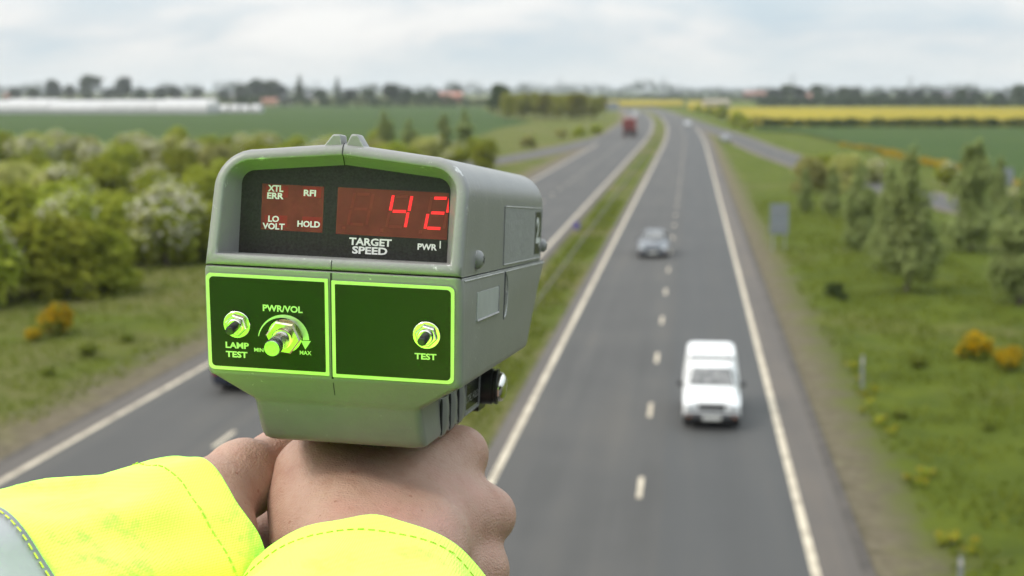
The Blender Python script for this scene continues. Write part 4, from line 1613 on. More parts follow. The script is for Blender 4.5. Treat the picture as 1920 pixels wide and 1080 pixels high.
PX = .75e3 / FPX * .87 / .867          # mm per pixel on the panel, gun scale
PX = .265


def push_button(px, py):
    c = pan(px, py, .95)
    m = MB()
    disc_stack(m, c, pn, [(0, 26.5 * PX), (.8, 26.5 * PX), (1.0, 25.6 * PX), (1.0, 20 * PX)], 32)
    o = fix_normals(m.build('push_button', CHROME, gun, sharp=30))
    m = MB()
    disc_stack(m, c, pn, [(1.0, 21.5 * PX), (2.6, 21.5 * PX), (3.2, 19.5 * PX), (3.2, 12 * PX)], 6, .5 / 6 * 0 + .25)
    fix_normals(m.build('hex_nut', CHROME, o, smooth=False))
    m = MB()
    disc_stack(m, c, pn, [(3.2, 15.5 * PX), (4.0, 15.2 * PX), (4.1, 14.2 * PX), (4.9, 14.0 * PX), (5.1, 13 * PX), (5.1, 9 * PX), (4.4, 9 * PX)], 32)
    fix_normals(m.build('collar', CHROME, o, sharp=30))
    m = MB()
    disc_stack(m, c, pn, [(3.5, 9.3 * PX), (11.0, 8.8 * PX), (12.2, 7.9 * PX), (12.6, 5.5 * PX), (12.6, 3.0 * PX)], 24)
    fix_normals(m.build('plunger', RUBB, o, sharp=40))


push_button(446, 607)
push_button(801, 627)
c = pan(536, 628, .95)
m = MB()
disc_stack(m, c, pn, [(0, 33 * PX), (.9, 33 * PX), (.9, 28 * PX)], 36)
knob = fix_normals(m.build('volume_knob', CHROME, gun, sharp=30))
m = MB()
disc_stack(m, c, pn, [(.9, 34 * PX), (4.2, 34 * PX), (4.9, 31 * PX), (4.9, 19 * PX)], 6, .10)
fix_normals(m.build('hex_nut', BRASSY, knob, smooth=False))
m = MB()
disc_stack(m, c, pn, [(3, 20 * PX), (6.6, 19.6 * PX), (6.8, 17.5 * PX), (6.8, 14 * PX)], 32)
fix_normals(m.build('collar', CHROME, knob, sharp=30))
m = MB()
disc_stack(m, c, pn, [(4, 15.5 * PX), (15.5, 15.5 * PX), (15.7, 13.4 * PX), (17.0, 13.4 * PX), (17.2, 15.7 * PX), (22.0, 15.7 * PX), (22.9, 14.4 * PX), (22.9, 11.5 * PX), (22.7, 8 * PX), (22.9, 5 * PX), (22.8, 2 * PX)], 32)
fix_normals(m.build('shaft', simple('shaft_steel', (.62, .62, .62), .24, 1.0, var=.12, scale=200), knob, sharp=30))

# ---- the recessed display
dn = Vector((0, .05, -1)).normalized()


def disp(px, py, h=0.0):
    return on_tilt(px, py, 33, 20.0, math.degrees(math.atan(.05))) + dn * h


dpl = []
for q in loop_upper(54.8, 32.6, 76.0, 80.6, 7, lambda y: 20.0 + .05 * (y - 33)):
    dpl.append(Vector((q.x / K, q.z / K, q.y / K)))
screen = plate('display_screen', dpl, -2.0, 0.0, SCREEN, gun, dn)


def quad_on(mb, pts, plane, h, mi=0):
    mb.add([Lv(plane(x, y, h)) for x, y in pts], [tuple(range(len(pts)))], mi)


REDW = simple('red_filter', (.125, .027, .018), .25, var=.15, scale=120, spec=.7)
REDI = simple('indicator_filter', (.20, .026, .020), .25, var=.1, scale=120)
GHOST = simple('unlit_segment', (.152, .030, .019), .3, var=.1, scale=120)
m = MB()
quad_on(m, [(489, 430), (604.5, 436.5), (608, 350), (492, 344)], disp, .06)
quad_on(m, [(629.6, 438.5), (838, 450), (842, 362), (634, 351)], disp, .06)
fix_normals(m.build('red_window', REDW, screen, smooth=False))
m = MB()
for x0, y0, x1, y1 in ((498, 348, 540, 369), (567, 350, 602, 369.5), (496, 403, 538, 425), (566, 406, 602, 427)):
    quad_on(m, [(x0, y1), (x1, y1 + 1.5), (x1 + 1, y0 + 1.5), (x0 + 1, y0)], disp, .10)
m.build('indicator_window', REDI, screen, smooth=False)
LED, tq, bq = new_mat('lit_segment')
bq.inputs['Base Color'].default_value = (.5, .01, .01, 1)
bq.inputs['Emission Color'].default_value = (1.0, .018, .026, 1)
bq.inputs['Emission Strength'].default_value = .92
s6 = 6.75


def seg(mb, x0, y0, x1, y1, w=38, clip=None):
    d = Vector((x1 - x0, y1 - y0))
    if abs(d.x) > abs(d.y):
        pts = [(x0, y0 + w / 2), (x1 - 5, y1 + w / 2), (x1, y1 - w / 2), (x0 + 8, y0 - w / 2)]
    else:
        pts = [(x1 - w / 2, y1), (x1 + w / 2, y1 + 1), (x0 + w / 2, y0 + 1), (x0 - w / 2, y0)]
    if clip:
        pts = [(min(x, clip), y) for x, y in pts]
    quad_on(mb, [(620 + x / s6, 340 + y / s6) for x, y in pts], disp, .14)


def digit(ox, oy, on, lit, ghost, clip=None):
    S = {'a': (820, 192, 985, 195), 'f': (793, 177, 756, 368), 'b': (1028, 188, 992, 375), 'g': (782, 378, 955, 383),
         'e': (744, 392, 708, 578), 'c': (980, 393, 945, 580), 'd': (733, 571, 905, 578)}
    for k, (x0, y0, x1, y1) in S.items():
        seg(lit if k in on else ghost, x0 + ox, y0 + oy, x1 + ox, y1 + oy, 37, clip)


lit, gho = MB(), MB()
digit(-488, -30, '', lit, gho)
digit(0, 0, 'fgbc', lit, gho)
digit(487, 20, 'abged', lit, gho, 1494)
for x, y in ((165, 590), (645, 620), (1135, 640)):
    quad_on(gho, [(620 + (x + a_) / s6, 340 + (y + b2) / s6) for a_, b2 in ((-22, 22), (22, 22), (26, -22), (-18, -22))], disp, .14)
lo = lit.build('lit_digits', LED, screen, smooth=False)
lo['label'] = 'glowing red number 42'
gho.build('unlit_digits', GHOST, screen, smooth=False)
m = MB()
for tx, x, y, w, h in (('XTL', 517, 353.3, 29, 12.4), ('ERR', 516.6, 367.2, 31, 11.8), ('RFI', 581.2, 362, 23, 12), ('LO', 513.2, 410.4, 20.5, 11.8), ('VOLT', 513, 424.3, 41.5, 11.8), ('HOLD', 579, 420.3, 42.5, 11.8),
                       ('TARGET', 694.6, 454.0, 80, 14.2), ('SPEED', 693.4, 470.0, 66, 14.2), ('PWR', 801.3, 463.2, 36.5, 12)):
    letters(m, tx, x, y, w, h, disp, .20, .034)
quad_on(m, [(824.2, 466), (826.4, 466), (826.9, 452), (824.7, 452)], disp, .20)
m.build('lettering', PRINT, screen, smooth=False)

# ---- right flank of the gun
XR = 65.4 + GX0


def side(px, py, h=0.0):
    q = on_x(px, py, XR)
    q.x += h
    return q


def side_prism(name, pts, h0, h1, mat, parent=gun, X=None, bevel=0.0):
    nrm = Vector((1, 0, 0))
    return plate(name, [Vector((X if X is not None else XR, y, z)) for y, z in pts], h0, h1, mat, parent, nrm)


# recessed rectangular badge area with a thin raised border
y0, y1, z0, z1 = 29.0, 63.0, 139, 318
side_prism('badge_plate', [(y0, z0 + 3), (y0, z1), (y1, z1), (y1, z0)], -.3, .30, GLABEL)
m = MB()
for pts in ([(y0, z0 + 3), (y1, z0)], [(y1, z0), (y1, z1)], [(y1, z1), (y0, z1)], [(y0, z1), (y0, z0 + 3)]):
    m.tube([L(XR + .3, *pts[0]), L(XR + .3, *pts[1])], .45 * K, 6)
m.build('badge_border', GPAINT, gun)
bd = side_prism('maker_badge', [(32, 284), (32, 314), (60.5, 314), (60.5, 284)], .30, .55, RUBB)
q, F = glyphs('2,', .03)
m = MB()
m.add([L(XR + .62, 46.5 + v * 21, 299.5 + u * 24) for u, v in q], F)
m.build('badge_mark', PRINT, bd, smooth=False)


def screw(c, n, r, name='screw'):
    m = MB()
    disc_stack(m, c, n, [(0, r), (1.0, r), (2.2, r * .9), (3.2, r * .68), (3.8, r * .38), (3.95, r * .1)], 24)
    o = fix_normals(m.build(name, GPAINT, gun, sharp=60))
    m = MB()
    u = Vector((0, .5, .87)).normalized()
    w = n.cross(u)
    for aa, bb in ((u, w), (w, u)):
        P = [c + n * 4.02 + aa * (sx * r * .5) + bb * (sy * r * .09) for sx, sy in ((-1, -1), (1, -1), (1, 1), (-1, 1))]
        m.add([Lv(p) for p in P], [(0, 1, 2, 3)])
    m.build('slot', SEAM, o, smooth=False)
    return o


xn = Vector((1, 0, 0))
q = side(892, 487)
screw(Vector((XR, q.y, q.z + 3)), xn, 5.0)
screw(Vector((XR, 37.0, 326)), xn, 4.6)
# joint between upper and lower half, and the ledges of the lower half
side_prism('flank_joint', [(26.1, 2), (26.1, 338), (26.7, 339), (26.7, 1)], -.4, .12, SEAM)
m = MB()
m.tube([L(XR + .75, 24.9, 6), L(XR + .75, 24.9, 140)], .55 * K, 6)
m.tube([L(XR + .75, 24.9, 146), L(XR + .75, 24.9, 338)], .55 * K, 6)
m.build('flank_ledge', GPAINT, gun)
# serial label in its frame
q0, q1 = side(890.5, 551), side(928, 597)
lab = side_prism('serial_label', [(3.2, 47), (3.2, 121), (17.4, 121), (17.4, 47)], .7, 1.35, simple('serial_foil', (.40, .41, .40), .45, .2, var=.05, scale=90))
m = MB()
m.tube([L(XR + 1.5, 2.6, 46), L(XR + 1.5, 2.6, 122)], .7 * K, 6)
m.tube([L(XR + 1.3, 2.6, 122.5), L(XR + 1.3, 18, 122.5)], .6 * K, 6)
m.build('label_frame', GPAINT, lab)
# hatch edge with its finger notch
m = MB()
m.tube([L(XR + 1.0, 24.8, 146), L(XR + 1.0, -3, 146)], .55 * K, 6)
m.build('hatch_edge', SEAM, gun)
m = MB()
arc = [L(XR + 1.0, 11 + 13 * math.cos(a), 148 + 11 * math.sin(a)) for a in np.linspace(0, math.pi, 14)]
m.tube(arc, .5 * K, 6)
m.tube([L(XR + .6, 13, 153), L(XR + .6, 5, 153)], [1.4 * K, 1.1 * K], 8)
m.build('finger_notch', GPAINT, gun)

# ---- neck: finger ribs, black label, bracket and bolt
XN = 44.6 + GX0
for zc in (76, 102, 129):
    m = MB()
    n = 12
    rings = []
    for i in range(n + 1):
        u = i / n
        y = -42.5 - 22.0 * u
        bul = math.sin(math.pi * min(1, .10 + .9 * u)) ** .6
        rings.append([L(XN - .6 + 0 * bul, y, zc - 2 + 3 * u), L(XN + 2.6 * bul, y, zc + 1.5 + 2 * u), L(XN + 3.2 * bul, y, zc + 6 + 2 * u), L(XN + 2.0 * bul, y, zc + 14 + u), L(XN - .6, y, zc + 18)])
    m.loft(rings)
    fix_normals(m.build('finger_rib', GPAINT, gun, sharp=60))
    m = MB()
    m.tube([L(XN + .4, -43 - 20 * u, zc - 2.2 + 3 * u - 1.2 * math.sin(math.pi * u)) for u in np.linspace(0, 1, 9)], [q * K for q in (.5, .8, .9, .9, .9, .9, .9, .8, .4)], 6)
    m.build('rib_groove', SEAM, gun)
pl = side_prism('warning_label', [(-61.6, 152), (-61.6, 202), (-44, 202), (-44, 152)], 0, .5, PANELB, X=XN)
m = MB()
for pts in ([(-61.8, 151.6), (-61.8, 202.4)], [(-61.8, 202.4), (-43.5, 202.4)], [(-61.8, 151.6), (-43.5, 151.6)]):
    m.tube([L(XN + .5, *pts[0]), L(XN + .5, *pts[1])], .55 * K, 6)
m.build('label_border', GLABEL, pl)
q, F = glyphs('LITRE, HOLD', .0)
m = MB()
m.add([L(XN + .56, -53.5 + v * 5.0, 177 + u * 44) for u, v in q], F)
m.build('lettering', GLABEL, pl, smooth=False)
m = MB()
P = [(-38, 203), (-66.5, 206), (-66.5, 232), (-60, 240), (-38, 246)]
m.loft([[L(x, y, z) for y, z in P] for x in (-30, XN - 1, XN + .2)])
fix_normals(m.build('bracket', RUBB, gun, smooth=False))
m = MB()
bc = Vector((XN, -51.5, 218))
disc_stack(m, bc, xn, [(0, 11.5), (7, 11.5), (7.3, 10.5), (8.6, 10.5), (8.8, 11.2), (10.4, 11.2)], 28)
bolt = fix_normals(m.build('clamp_bolt', RUBB, gun, sharp=40))
m = MB()
disc_stack(m, bc, xn, [(10.4, 9.0), (11.0, 9.4), (13.2, 8.8), (15.0, 6.4), (15.6, 3.0), (15.6, .5)], 24)
fix_normals(m.build('bolt_head', CHROME, bolt, sharp=50))
# pistol grip running down inside the fist
m = MB()
m.loft([[L(15.5 * math.cos(a) * s_ + GX0, y, zc + 25 * math.sin(a) * s_) for a in np.linspace(0, 2 * math.pi, 20, endpoint=False)]
        for y, zc, s_ in ((-60, 142, 1.1), (-75, 140, 1.0), (-120, 130, 1.0), (-165, 120, 1.0), (-170, 119, .9))])
fix_normals(m.build('pistol_grip', RUBB, gun, sharp=50))
m = MB()
m.box(L(11, -66.2, 62), (15 * K, 14 * K, 5 * K), bev=1.2 * K)
fix_normals(m.build('grip_collar', SEAM, gun))
# ------------------------------------------------------------------ the person holding the gun
# skin is grown as one smooth union of tapered bones, then meshed (surface nets)
def smin(a, b, k):
    h = np.clip(.5 + .5 * (b - a) / k, 0, 1)
    return b + (a - b) * h - k * h * (1 - h)


class Flesh:
    def __init__(self):
        self.p = []

    def cap(self, a, b, ra, rb, k=.008):
        self.p.append((np.array(a, float), np.array(b, float), ra, rb, k))

    def chain(self, pts, radii, k=.004):
        for i in range(len(pts) - 1):
            self.cap(pts[i], pts[i + 1], radii[i], radii[i + 1], k)

    def mesh(self, h, pad=.02, rough=0.0):
        lo = np.min([np.minimum(a - ra, b - rb) for a, b, ra, rb, k in self.p], 0) - pad
        hi = np.max([np.maximum(a + ra, b + rb) for a, b, ra, rb, k in self.p], 0) + pad
        n = np.ceil((hi - lo) / h).astype(int) + 1
        ax = [lo[i] + h * np.arange(n[i]) for i in range(3)]
        D = np.full(n, .05, np.float32)
        for a, b, ra, rb, k in self.p:
            m = max(ra, rb) + .03
            sl = []
            for i in range(3):
                i0 = max(0, int((min(a[i], b[i]) - m - lo[i]) / h))
                i1 = min(n[i], int((max(a[i], b[i]) + m - lo[i]) / h) + 2)
                sl.append(slice(i0, i1))
            sl = tuple(sl)
            X, Y, Z = np.meshgrid(ax[0][sl[0]], ax[1][sl[1]], ax[2][sl[2]], indexing='ij')
            ab = b - a
            L2 = float(ab @ ab) + 1e-12
            t = np.clip(((X - a[0]) * ab[0] + (Y - a[1]) * ab[1] + (Z - a[2]) * ab[2]) / L2, 0, 1)
            d = np.sqrt((X - a[0] - t * ab[0]) ** 2 + (Y - a[1] - t * ab[1]) ** 2 + (Z - a[2] - t * ab[2]) ** 2) - (ra + (rb - ra) * t)
            D[sl] = smin(D[sl], d, k)
        return surface_net(D, lo, h)


def surface_net(D, lo, h):
    s = D < 0
    nx, ny, nz = D.shape
    c = np.zeros((nx - 1, ny - 1, nz - 1), np.int8)
    for i in (0, 1):
        for j in (0, 1):
            for k in (0, 1):
                c += s[i:nx - 1 + i, j:ny - 1 + j, k:nz - 1 + k]
    act = (c > 0) & (c < 8)
    idx = -np.ones(act.shape, np.int64)
    cells = np.argwhere(act)
    idx[act] = np.arange(len(cells))
    acc = np.zeros((len(cells), 3))
    cnt = np.zeros(len(cells))
    E = []
    for i in (0, 1):
        for j in (0, 1):
            E += [((0, i, j), (1, i, j)), ((i, 0, j), (i, 1, j)), ((i, j, 0), (i, j, 1))]
    for p, q in E:
        p, q = np.array(p), np.array(q)
        A, B = cells + p, cells + q
        da, db = D[tuple(A.T)], D[tuple(B.T)]
        cr = (da < 0) != (db < 0)
        t = np.where(cr, da / np.where(cr, da - db, 1), 0)
        acc += np.where(cr[:, None], A + (q - p) * t[:, None], 0)
        cnt += cr
    V = lo + h * acc / cnt[:, None]
    F = []
    for ax_ in range(3):
        o = [0, 1, 2]
        o.remove(ax_)
        sh = [slice(None)] * 3
        a_ = s[tuple(slice(0, -1) if i == ax_ else slice(1, -1) for i in range(3))]
        b_ = s[tuple(slice(1, None) if i == ax_ else slice(1, -1) for i in range(3))]
        ed = np.argwhere(a_ != b_)
        if not len(ed):
            continue
        base = ed.copy()
        for i in o:
            base[:, i] += 1
        flip = s[tuple(base.T)]
        q = []
        for d1, d2 in ((0, 0), (1, 0), (1, 1), (0, 1)):
            cc = base.copy()
            cc[:, o[0]] -= d1
            cc[:, o[1]] -= d2
            q.append(idx[tuple(cc.T)])
        q = np.stack(q, 1)
        if ax_ == 1:
            flip = ~flip
        q = np.where(flip[:, None], q[:, ::-1], q)
        F.append(q)
    return V, np.concatenate(F)


DECK = 7.82
def cs(px, py, Z):
    return np.array(pz(px, py, Z))


# landmarks, camera space (right, up, forward) in metres
R_WR = cs(692, 1195, .648)
R_EL = np.array([-.072, -.215, .410])
R_SH = np.array([-.090, -.220, .150])
L_WR = cs(372, 1012, .690)
L_EL = np.array([-.335, -.195, .470])
L_SH = np.array([-.470, -.190, .190])

DZ = .026


def ch(px, py, Z):
    """a point of the hands"""
    return cs(px, py, Z + DZ)


rh_ = Flesh()      # right hand round the pistol grip
rh_.cap(R_EL, R_EL + (R_WR - R_EL) * .5, .042, .038)
rh_.cap(R_EL + (R_WR - R_EL) * .5, R_WR, .038, .031)
rh_.cap(R_WR, ch(640, 1010, .672), .032, .028, .02)
rh_.cap(R_WR, ch(780, 1020, .676), .031, .026, .02)
mcp = [ch(866, 850, .735), ch(912, 966, .722), ch(900, 1070, .712), ch(872, 1150, .704)]
car = [ch(670, 960, .690), ch(700, 1020, .680), ch(700, 1080, .672), ch(690, 1130, .665)]
for i, (a_, b2) in enumerate(zip(car, mcp)):
    rh_.cap(a_, b2 + (a_ - b2) * .10, .0235, (.0125, .0128, .0125, .0120)[i], .014)
    rh_.cap(b2, b2 + (a_ - b2) * .05, (.0128, .0148, .0146, .0125)[i], (.0118, .013, .013, .012)[i], .007)
rh_.cap(ch(600, 892, .714), ch(810, 880, .738), .0195, .0165, .018)         # web between thumb and forefinger
rh_.cap(ch(610, 960, .703), ch(800, 950, .716), .024, .021, .02)
rh_.cap(ch(604, 1100, .662), ch(606, 905, .706), .0232, .0215, .012)      # ball of the thumb, the straight left edge of the fist
rh_.chain([ch(596, 900, .716), ch(592, 874, .752), ch(636, 878, .782), ch(690, 885, .794)], [.0185, .0130, .0118, .0098], .006)
# tendons fanning to the knuckles
for i in (0, 1, 2):
    p0, p1 = car[i] * .4 + mcp[i] * .6, mcp[i]
    off = np.array([-.004, .002, -.0105])
    rh_.cap(p0 + off, p1 + off * .55, .0065, .0072, .010)
# fingers curled round the front of the grip: knuckle, two bends, tip
for i, (m0, z1, x2, x3) in enumerate(zip(mcp, (.795, .788, .780, .772), (785, 800, 795, 790), (690, 668, 670, 690))):
    px_, py_ = 960 + m0[0] / m0[2] * FPX, 540 - m0[1] / m0[2] * FPX
    r0 = (.0120, .0124, .0116, .0102)[i]
    rh_.chain([m0, ch(px_ - 16, py_ + 8, z1 - .012), ch(x2, py_ + 12, z1 + .004), ch(x3, py_ + 14, z1 - .022), ch(x3 - 20, py_ + 16, z1 - .040)], [r0 * 1.04, r0 * .95, r0 * .88, r0 * .8, r0 * .68], .003)
rv, rf = rh_.mesh(.0015)

lh_ = Flesh()      # left hand cupping the fist from below and in front
lh_.cap(L_EL, L_EL + (L_WR - L_EL) * .55, .041, .037)
lh_.cap(L_EL + (L_WR - L_EL) * .55, L_WR, .034, .0225)
lh_.cap(L_WR, ch(380, 1078, .702), .0245, .020, .012)
lh_.cap(L_WR, ch(392, 942, .684), .0220, .0190, .010)
lh_.cap(ch(392, 942, .684), ch(455, 900, .706), .0190, .0172, .008)       # thumb base, the large pale form beside the gun
lh_.cap(ch(455, 902, .706), ch(520, 860, .736), .0176, .0138, .006)
lh_.cap(ch(440, 868, .700), ch(456, 862, .706), .0075, .0075, .010)         # thumb knuckle
lh_.chain([ch(520, 860, .736), ch(566, 852, .768), ch(612, 860, .792), ch(640, 864, .794)], [.0138, .0122, .0110, .0090], .005)
lmc = [ch(492, 1000, .762), ch(490, 1054, .750), ch(488, 1094, .720), ch(482, 1140, .712)]
for i, b2 in enumerate(lmc):
    lh_.cap(ch(396, 1072 + i * 22, .704), b2, .0165, .0138, .002 if i == 0 else .005)
for i, m0 in enumerate(lmc):
    px_, py_ = 960 + m0[0] / m0[2] * FPX, 540 - m0[1] / m0[2] * FPX
    r0 = (.0136, .0130, .0118, .0104)[i]
    lh_.chain([m0, ch(px_ + 45, py_ - 22 + i * 6, m0[2] - DZ + .034), ch(px_ + 150, py_ - 14, m0[2] - DZ + .058), ch(px_ + 235 - i * 8, py_, m0[2] - DZ + .060), ch(px_ + 300 - i * 14, py_ + 2, m0[2] - DZ + .050)], [r0, r0 * .96, r0 * .9, r0 * .82, r0 * .7], .0022)
lv, lf = lh_.mesh(.0015)

# the rest of the body, coarser: it stands behind and below the lens
bd_ = Flesh()
NECK = (R_SH + L_SH) / 2
up = np.array([0, math.cos(PITCH), -math.sin(PITCH)])      # world up in camera space
fw = np.array([0, math.sin(PITCH), math.cos(PITCH)])
rt = np.array([1., 0, 0])
NECK = NECK - fw * .01 + up * .01
bd_.cap(R_EL, R_SH, .044, .056, .02)
bd_.cap(L_EL, L_SH, .044, .056, .02)
bd_.cap(R_SH, NECK, .062, .07, .03)
bd_.cap(L_SH, NECK, .062, .07, .03)
for s_ in (-1, 1):
    bd_.cap(NECK - up * .08 + rt * s_ * .09, NECK - up * .48 + rt * s_ * .07, .115, .105, .04)
    bd_.cap(NECK - up * .55 + rt * s_ * .085, NECK - up * .98 + rt * s_ * .10, .085, .058, .03)
    bd_.cap(NECK - up * .98 + rt * s_ * .10, NECK - up * 1.40 + rt * s_ * .11, .056, .040, .02)
bd_.cap(NECK - up * .02, NECK + up * .12 + fw * .015, .058, .056, .02)
HD = NECK + up * .20 + fw * .03
bd_.cap(HD + up * .035, HD + up * .02 - fw * .03, .085, .085, .03)
bd_.cap(HD - up * .05 + fw * .03, HD - up * .07 + fw * .045, .058, .045, .02)
bd_.cap(HD - up * .005 + fw * .10, HD - up * .025 + fw * .112, .010, .013, .008)
bv_, bf_ = bd_.mesh(.008, .02)

SKIN, t, b = new_mat('skin')
tcn = N(t, 'ShaderNodeTexCoord')


def sn(scale, d=4.0, r=.6, kind='ShaderNodeTexNoise'):
    q = N(t, kind, i_Scale=scale, i_Detail=d, i_Roughness=r)
    t.links.new(tcn.outputs['Object'], q.inputs['Vector'])
    return q.outputs[0]


base = RAMP(t, sn(34., 5), [(.30, (.405, .228, .162)), (.52, (.455, .280, .204)), (.72, (.50, .33, .25))])
red = M(t, 'MULTIPLY', M(t, 'SUBTRACT', sn(17., 3), .50, clamp=True), 3.2, clamp=True)
base = MIX(t, red, base, (.45, .18, .14))
mott = M(t, 'MULTIPLY', M(t, 'SUBTRACT', sn(150., 3), .52, clamp=True), 2.4, clamp=True)
base = MIX(t, mott, base, (.36, .18, .125))
vo = N(t, 'ShaderNodeTexVoronoi', i_Scale=135.)
t.links.new(tcn.outputs['Object'], vo.inputs['Vector'])
vsel = N(t, 'ShaderNodeSeparateColor')
t.links.new(vo.outputs['Color'], vsel.inputs[0])
fr = M(t, 'MULTIPLY', M(t, 'LESS_THAN', vo.outputs['Distance'], M(t, 'MULTIPLY', vsel.outputs[1], .16)), M(t, 'GREATER_THAN', vsel.outputs[0], .50))
base = MIX(t, M(t, 'MULTIPLY', fr, .65), base, (.27, .105, .06))
t.links.new(base, b.inputs['Base Color'])
b.inputs['Roughness'].default_value = .48
b.inputs['Specular IOR Level'].default_value = .4
b.inputs['Subsurface Weight'].default_value = .12
b.inputs['Subsurface Radius'].default_value = (.9, .32, .18)
b.inputs['Subsurface Scale'].default_value = .004
mpw = N(t, 'ShaderNodeMapping')
mpw.inputs['Scale'].default_value = (260., 900., 900.)
mpw.inputs['Rotation'].default_value = (0, .25, .2)
t.links.new(tcn.outputs['Object'], mpw.inputs[0])
wr = N(t, 'ShaderNodeTexNoise', i_Scale=1.0, i_Detail=3.0)
t.links.new(mpw.outputs[0], wr.inputs['Vector'])
vb = N(t, 'ShaderNodeTexVoronoi', i_Scale=620., feature='DISTANCE_TO_EDGE')
t.links.new(tcn.outputs['Object'], vb.inputs['Vector'])
hgt = M(t, 'ADD', M(t, 'MULTIPLY', wr.outputs[0], .7), M(t, 'ADD', M(t, 'MULTIPLY', vb.outputs[0], .5), M(t, 'MULTIPLY', sn(60., 3), 1.2)))
bp = N(t, 'ShaderNodeBump', i_Strength=.6, i_Distance=.0012)
t.links.new(hgt, bp.inputs['Height'])
t.links.new(bp.outputs[0], b.inputs['Normal'])

PB = c2w(NECK - up * 1.44)
person = empty('person', (PB.x, PB.y, DECK))
ORG = person.location


def to_local(A):
    return [c2w(v) - ORG for v in A]


V, F = [], []
for vv, ff in ((rv, rf), (lv, lf), (bv_, bf_)):
    b0 = len(V)
    V += to_local(vv)
    F += [tuple(int(i) + b0 for i in q) for q in ff]
body = mesh('body', V, F, SKIN, person, smooth=True)
fix_normals(body)
sm = body.modifiers.new('soft', 'SMOOTH')
sm.factor = .5
sm.iterations = 4

# ---- the fluorescent jacket: two sleeves and a torso in one mesh
JACK, t, b = new_mat('fluorescent_fabric')
tcn = N(t, 'ShaderNodeTexCoord')
g1 = sn(24., 6, .7)
g2 = sn(42., 5, .7)
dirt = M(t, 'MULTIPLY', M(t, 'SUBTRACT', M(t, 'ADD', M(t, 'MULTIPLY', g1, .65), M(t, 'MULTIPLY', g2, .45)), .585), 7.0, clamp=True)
# day-glow dye turns ultraviolet into green light: green is set past full reflectance to strengthen its bounce
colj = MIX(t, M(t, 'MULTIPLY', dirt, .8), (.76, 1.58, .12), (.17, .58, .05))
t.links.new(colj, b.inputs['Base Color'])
b.inputs['Roughness'].default_value = .7
b.inputs['Specular IOR Level'].default_value = .25
b.inputs['Sheen Weight'].default_value = .15
mpj = N(t, 'ShaderNodeMapping')
mpj.inputs['Scale'].default_value = (1, 1, 1)
t.links.new(tcn.outputs['Object'], mpj.inputs[0])
w1 = N(t, 'ShaderNodeTexWave', i_Scale=330., i_Distortion=.4)
w1.bands_direction = 'X'
w2 = N(t, 'ShaderNodeTexWave', i_Scale=330., i_Distortion=.4)
w2.bands_direction = 'Z'
t.links.new(mpj.outputs[0], w1.inputs['Vector'])
t.links.new(mpj.outputs[0], w2.inputs['Vector'])
bp = N(t, 'ShaderNodeBump', i_Strength=.25, i_Distance=.0006)
t.links.new(M(t, 'ADD', M(t, 'ADD', w1.outputs['Fac'], w2.outputs['Fac']), M(t, 'MULTIPLY', sn(25., 3), 4.0)), bp.inputs['Height'])
t.links.new(bp.outputs[0], b.inputs['Normal'])
TAPE = simple('reflective_tape', (.30, .31, .32), .40, .2, var=.16, scale=18, bump=.04, bscale=300)
STITCH = simple('stitch_thread', (.33, .38, .03), .8, var=.2, scale=400)


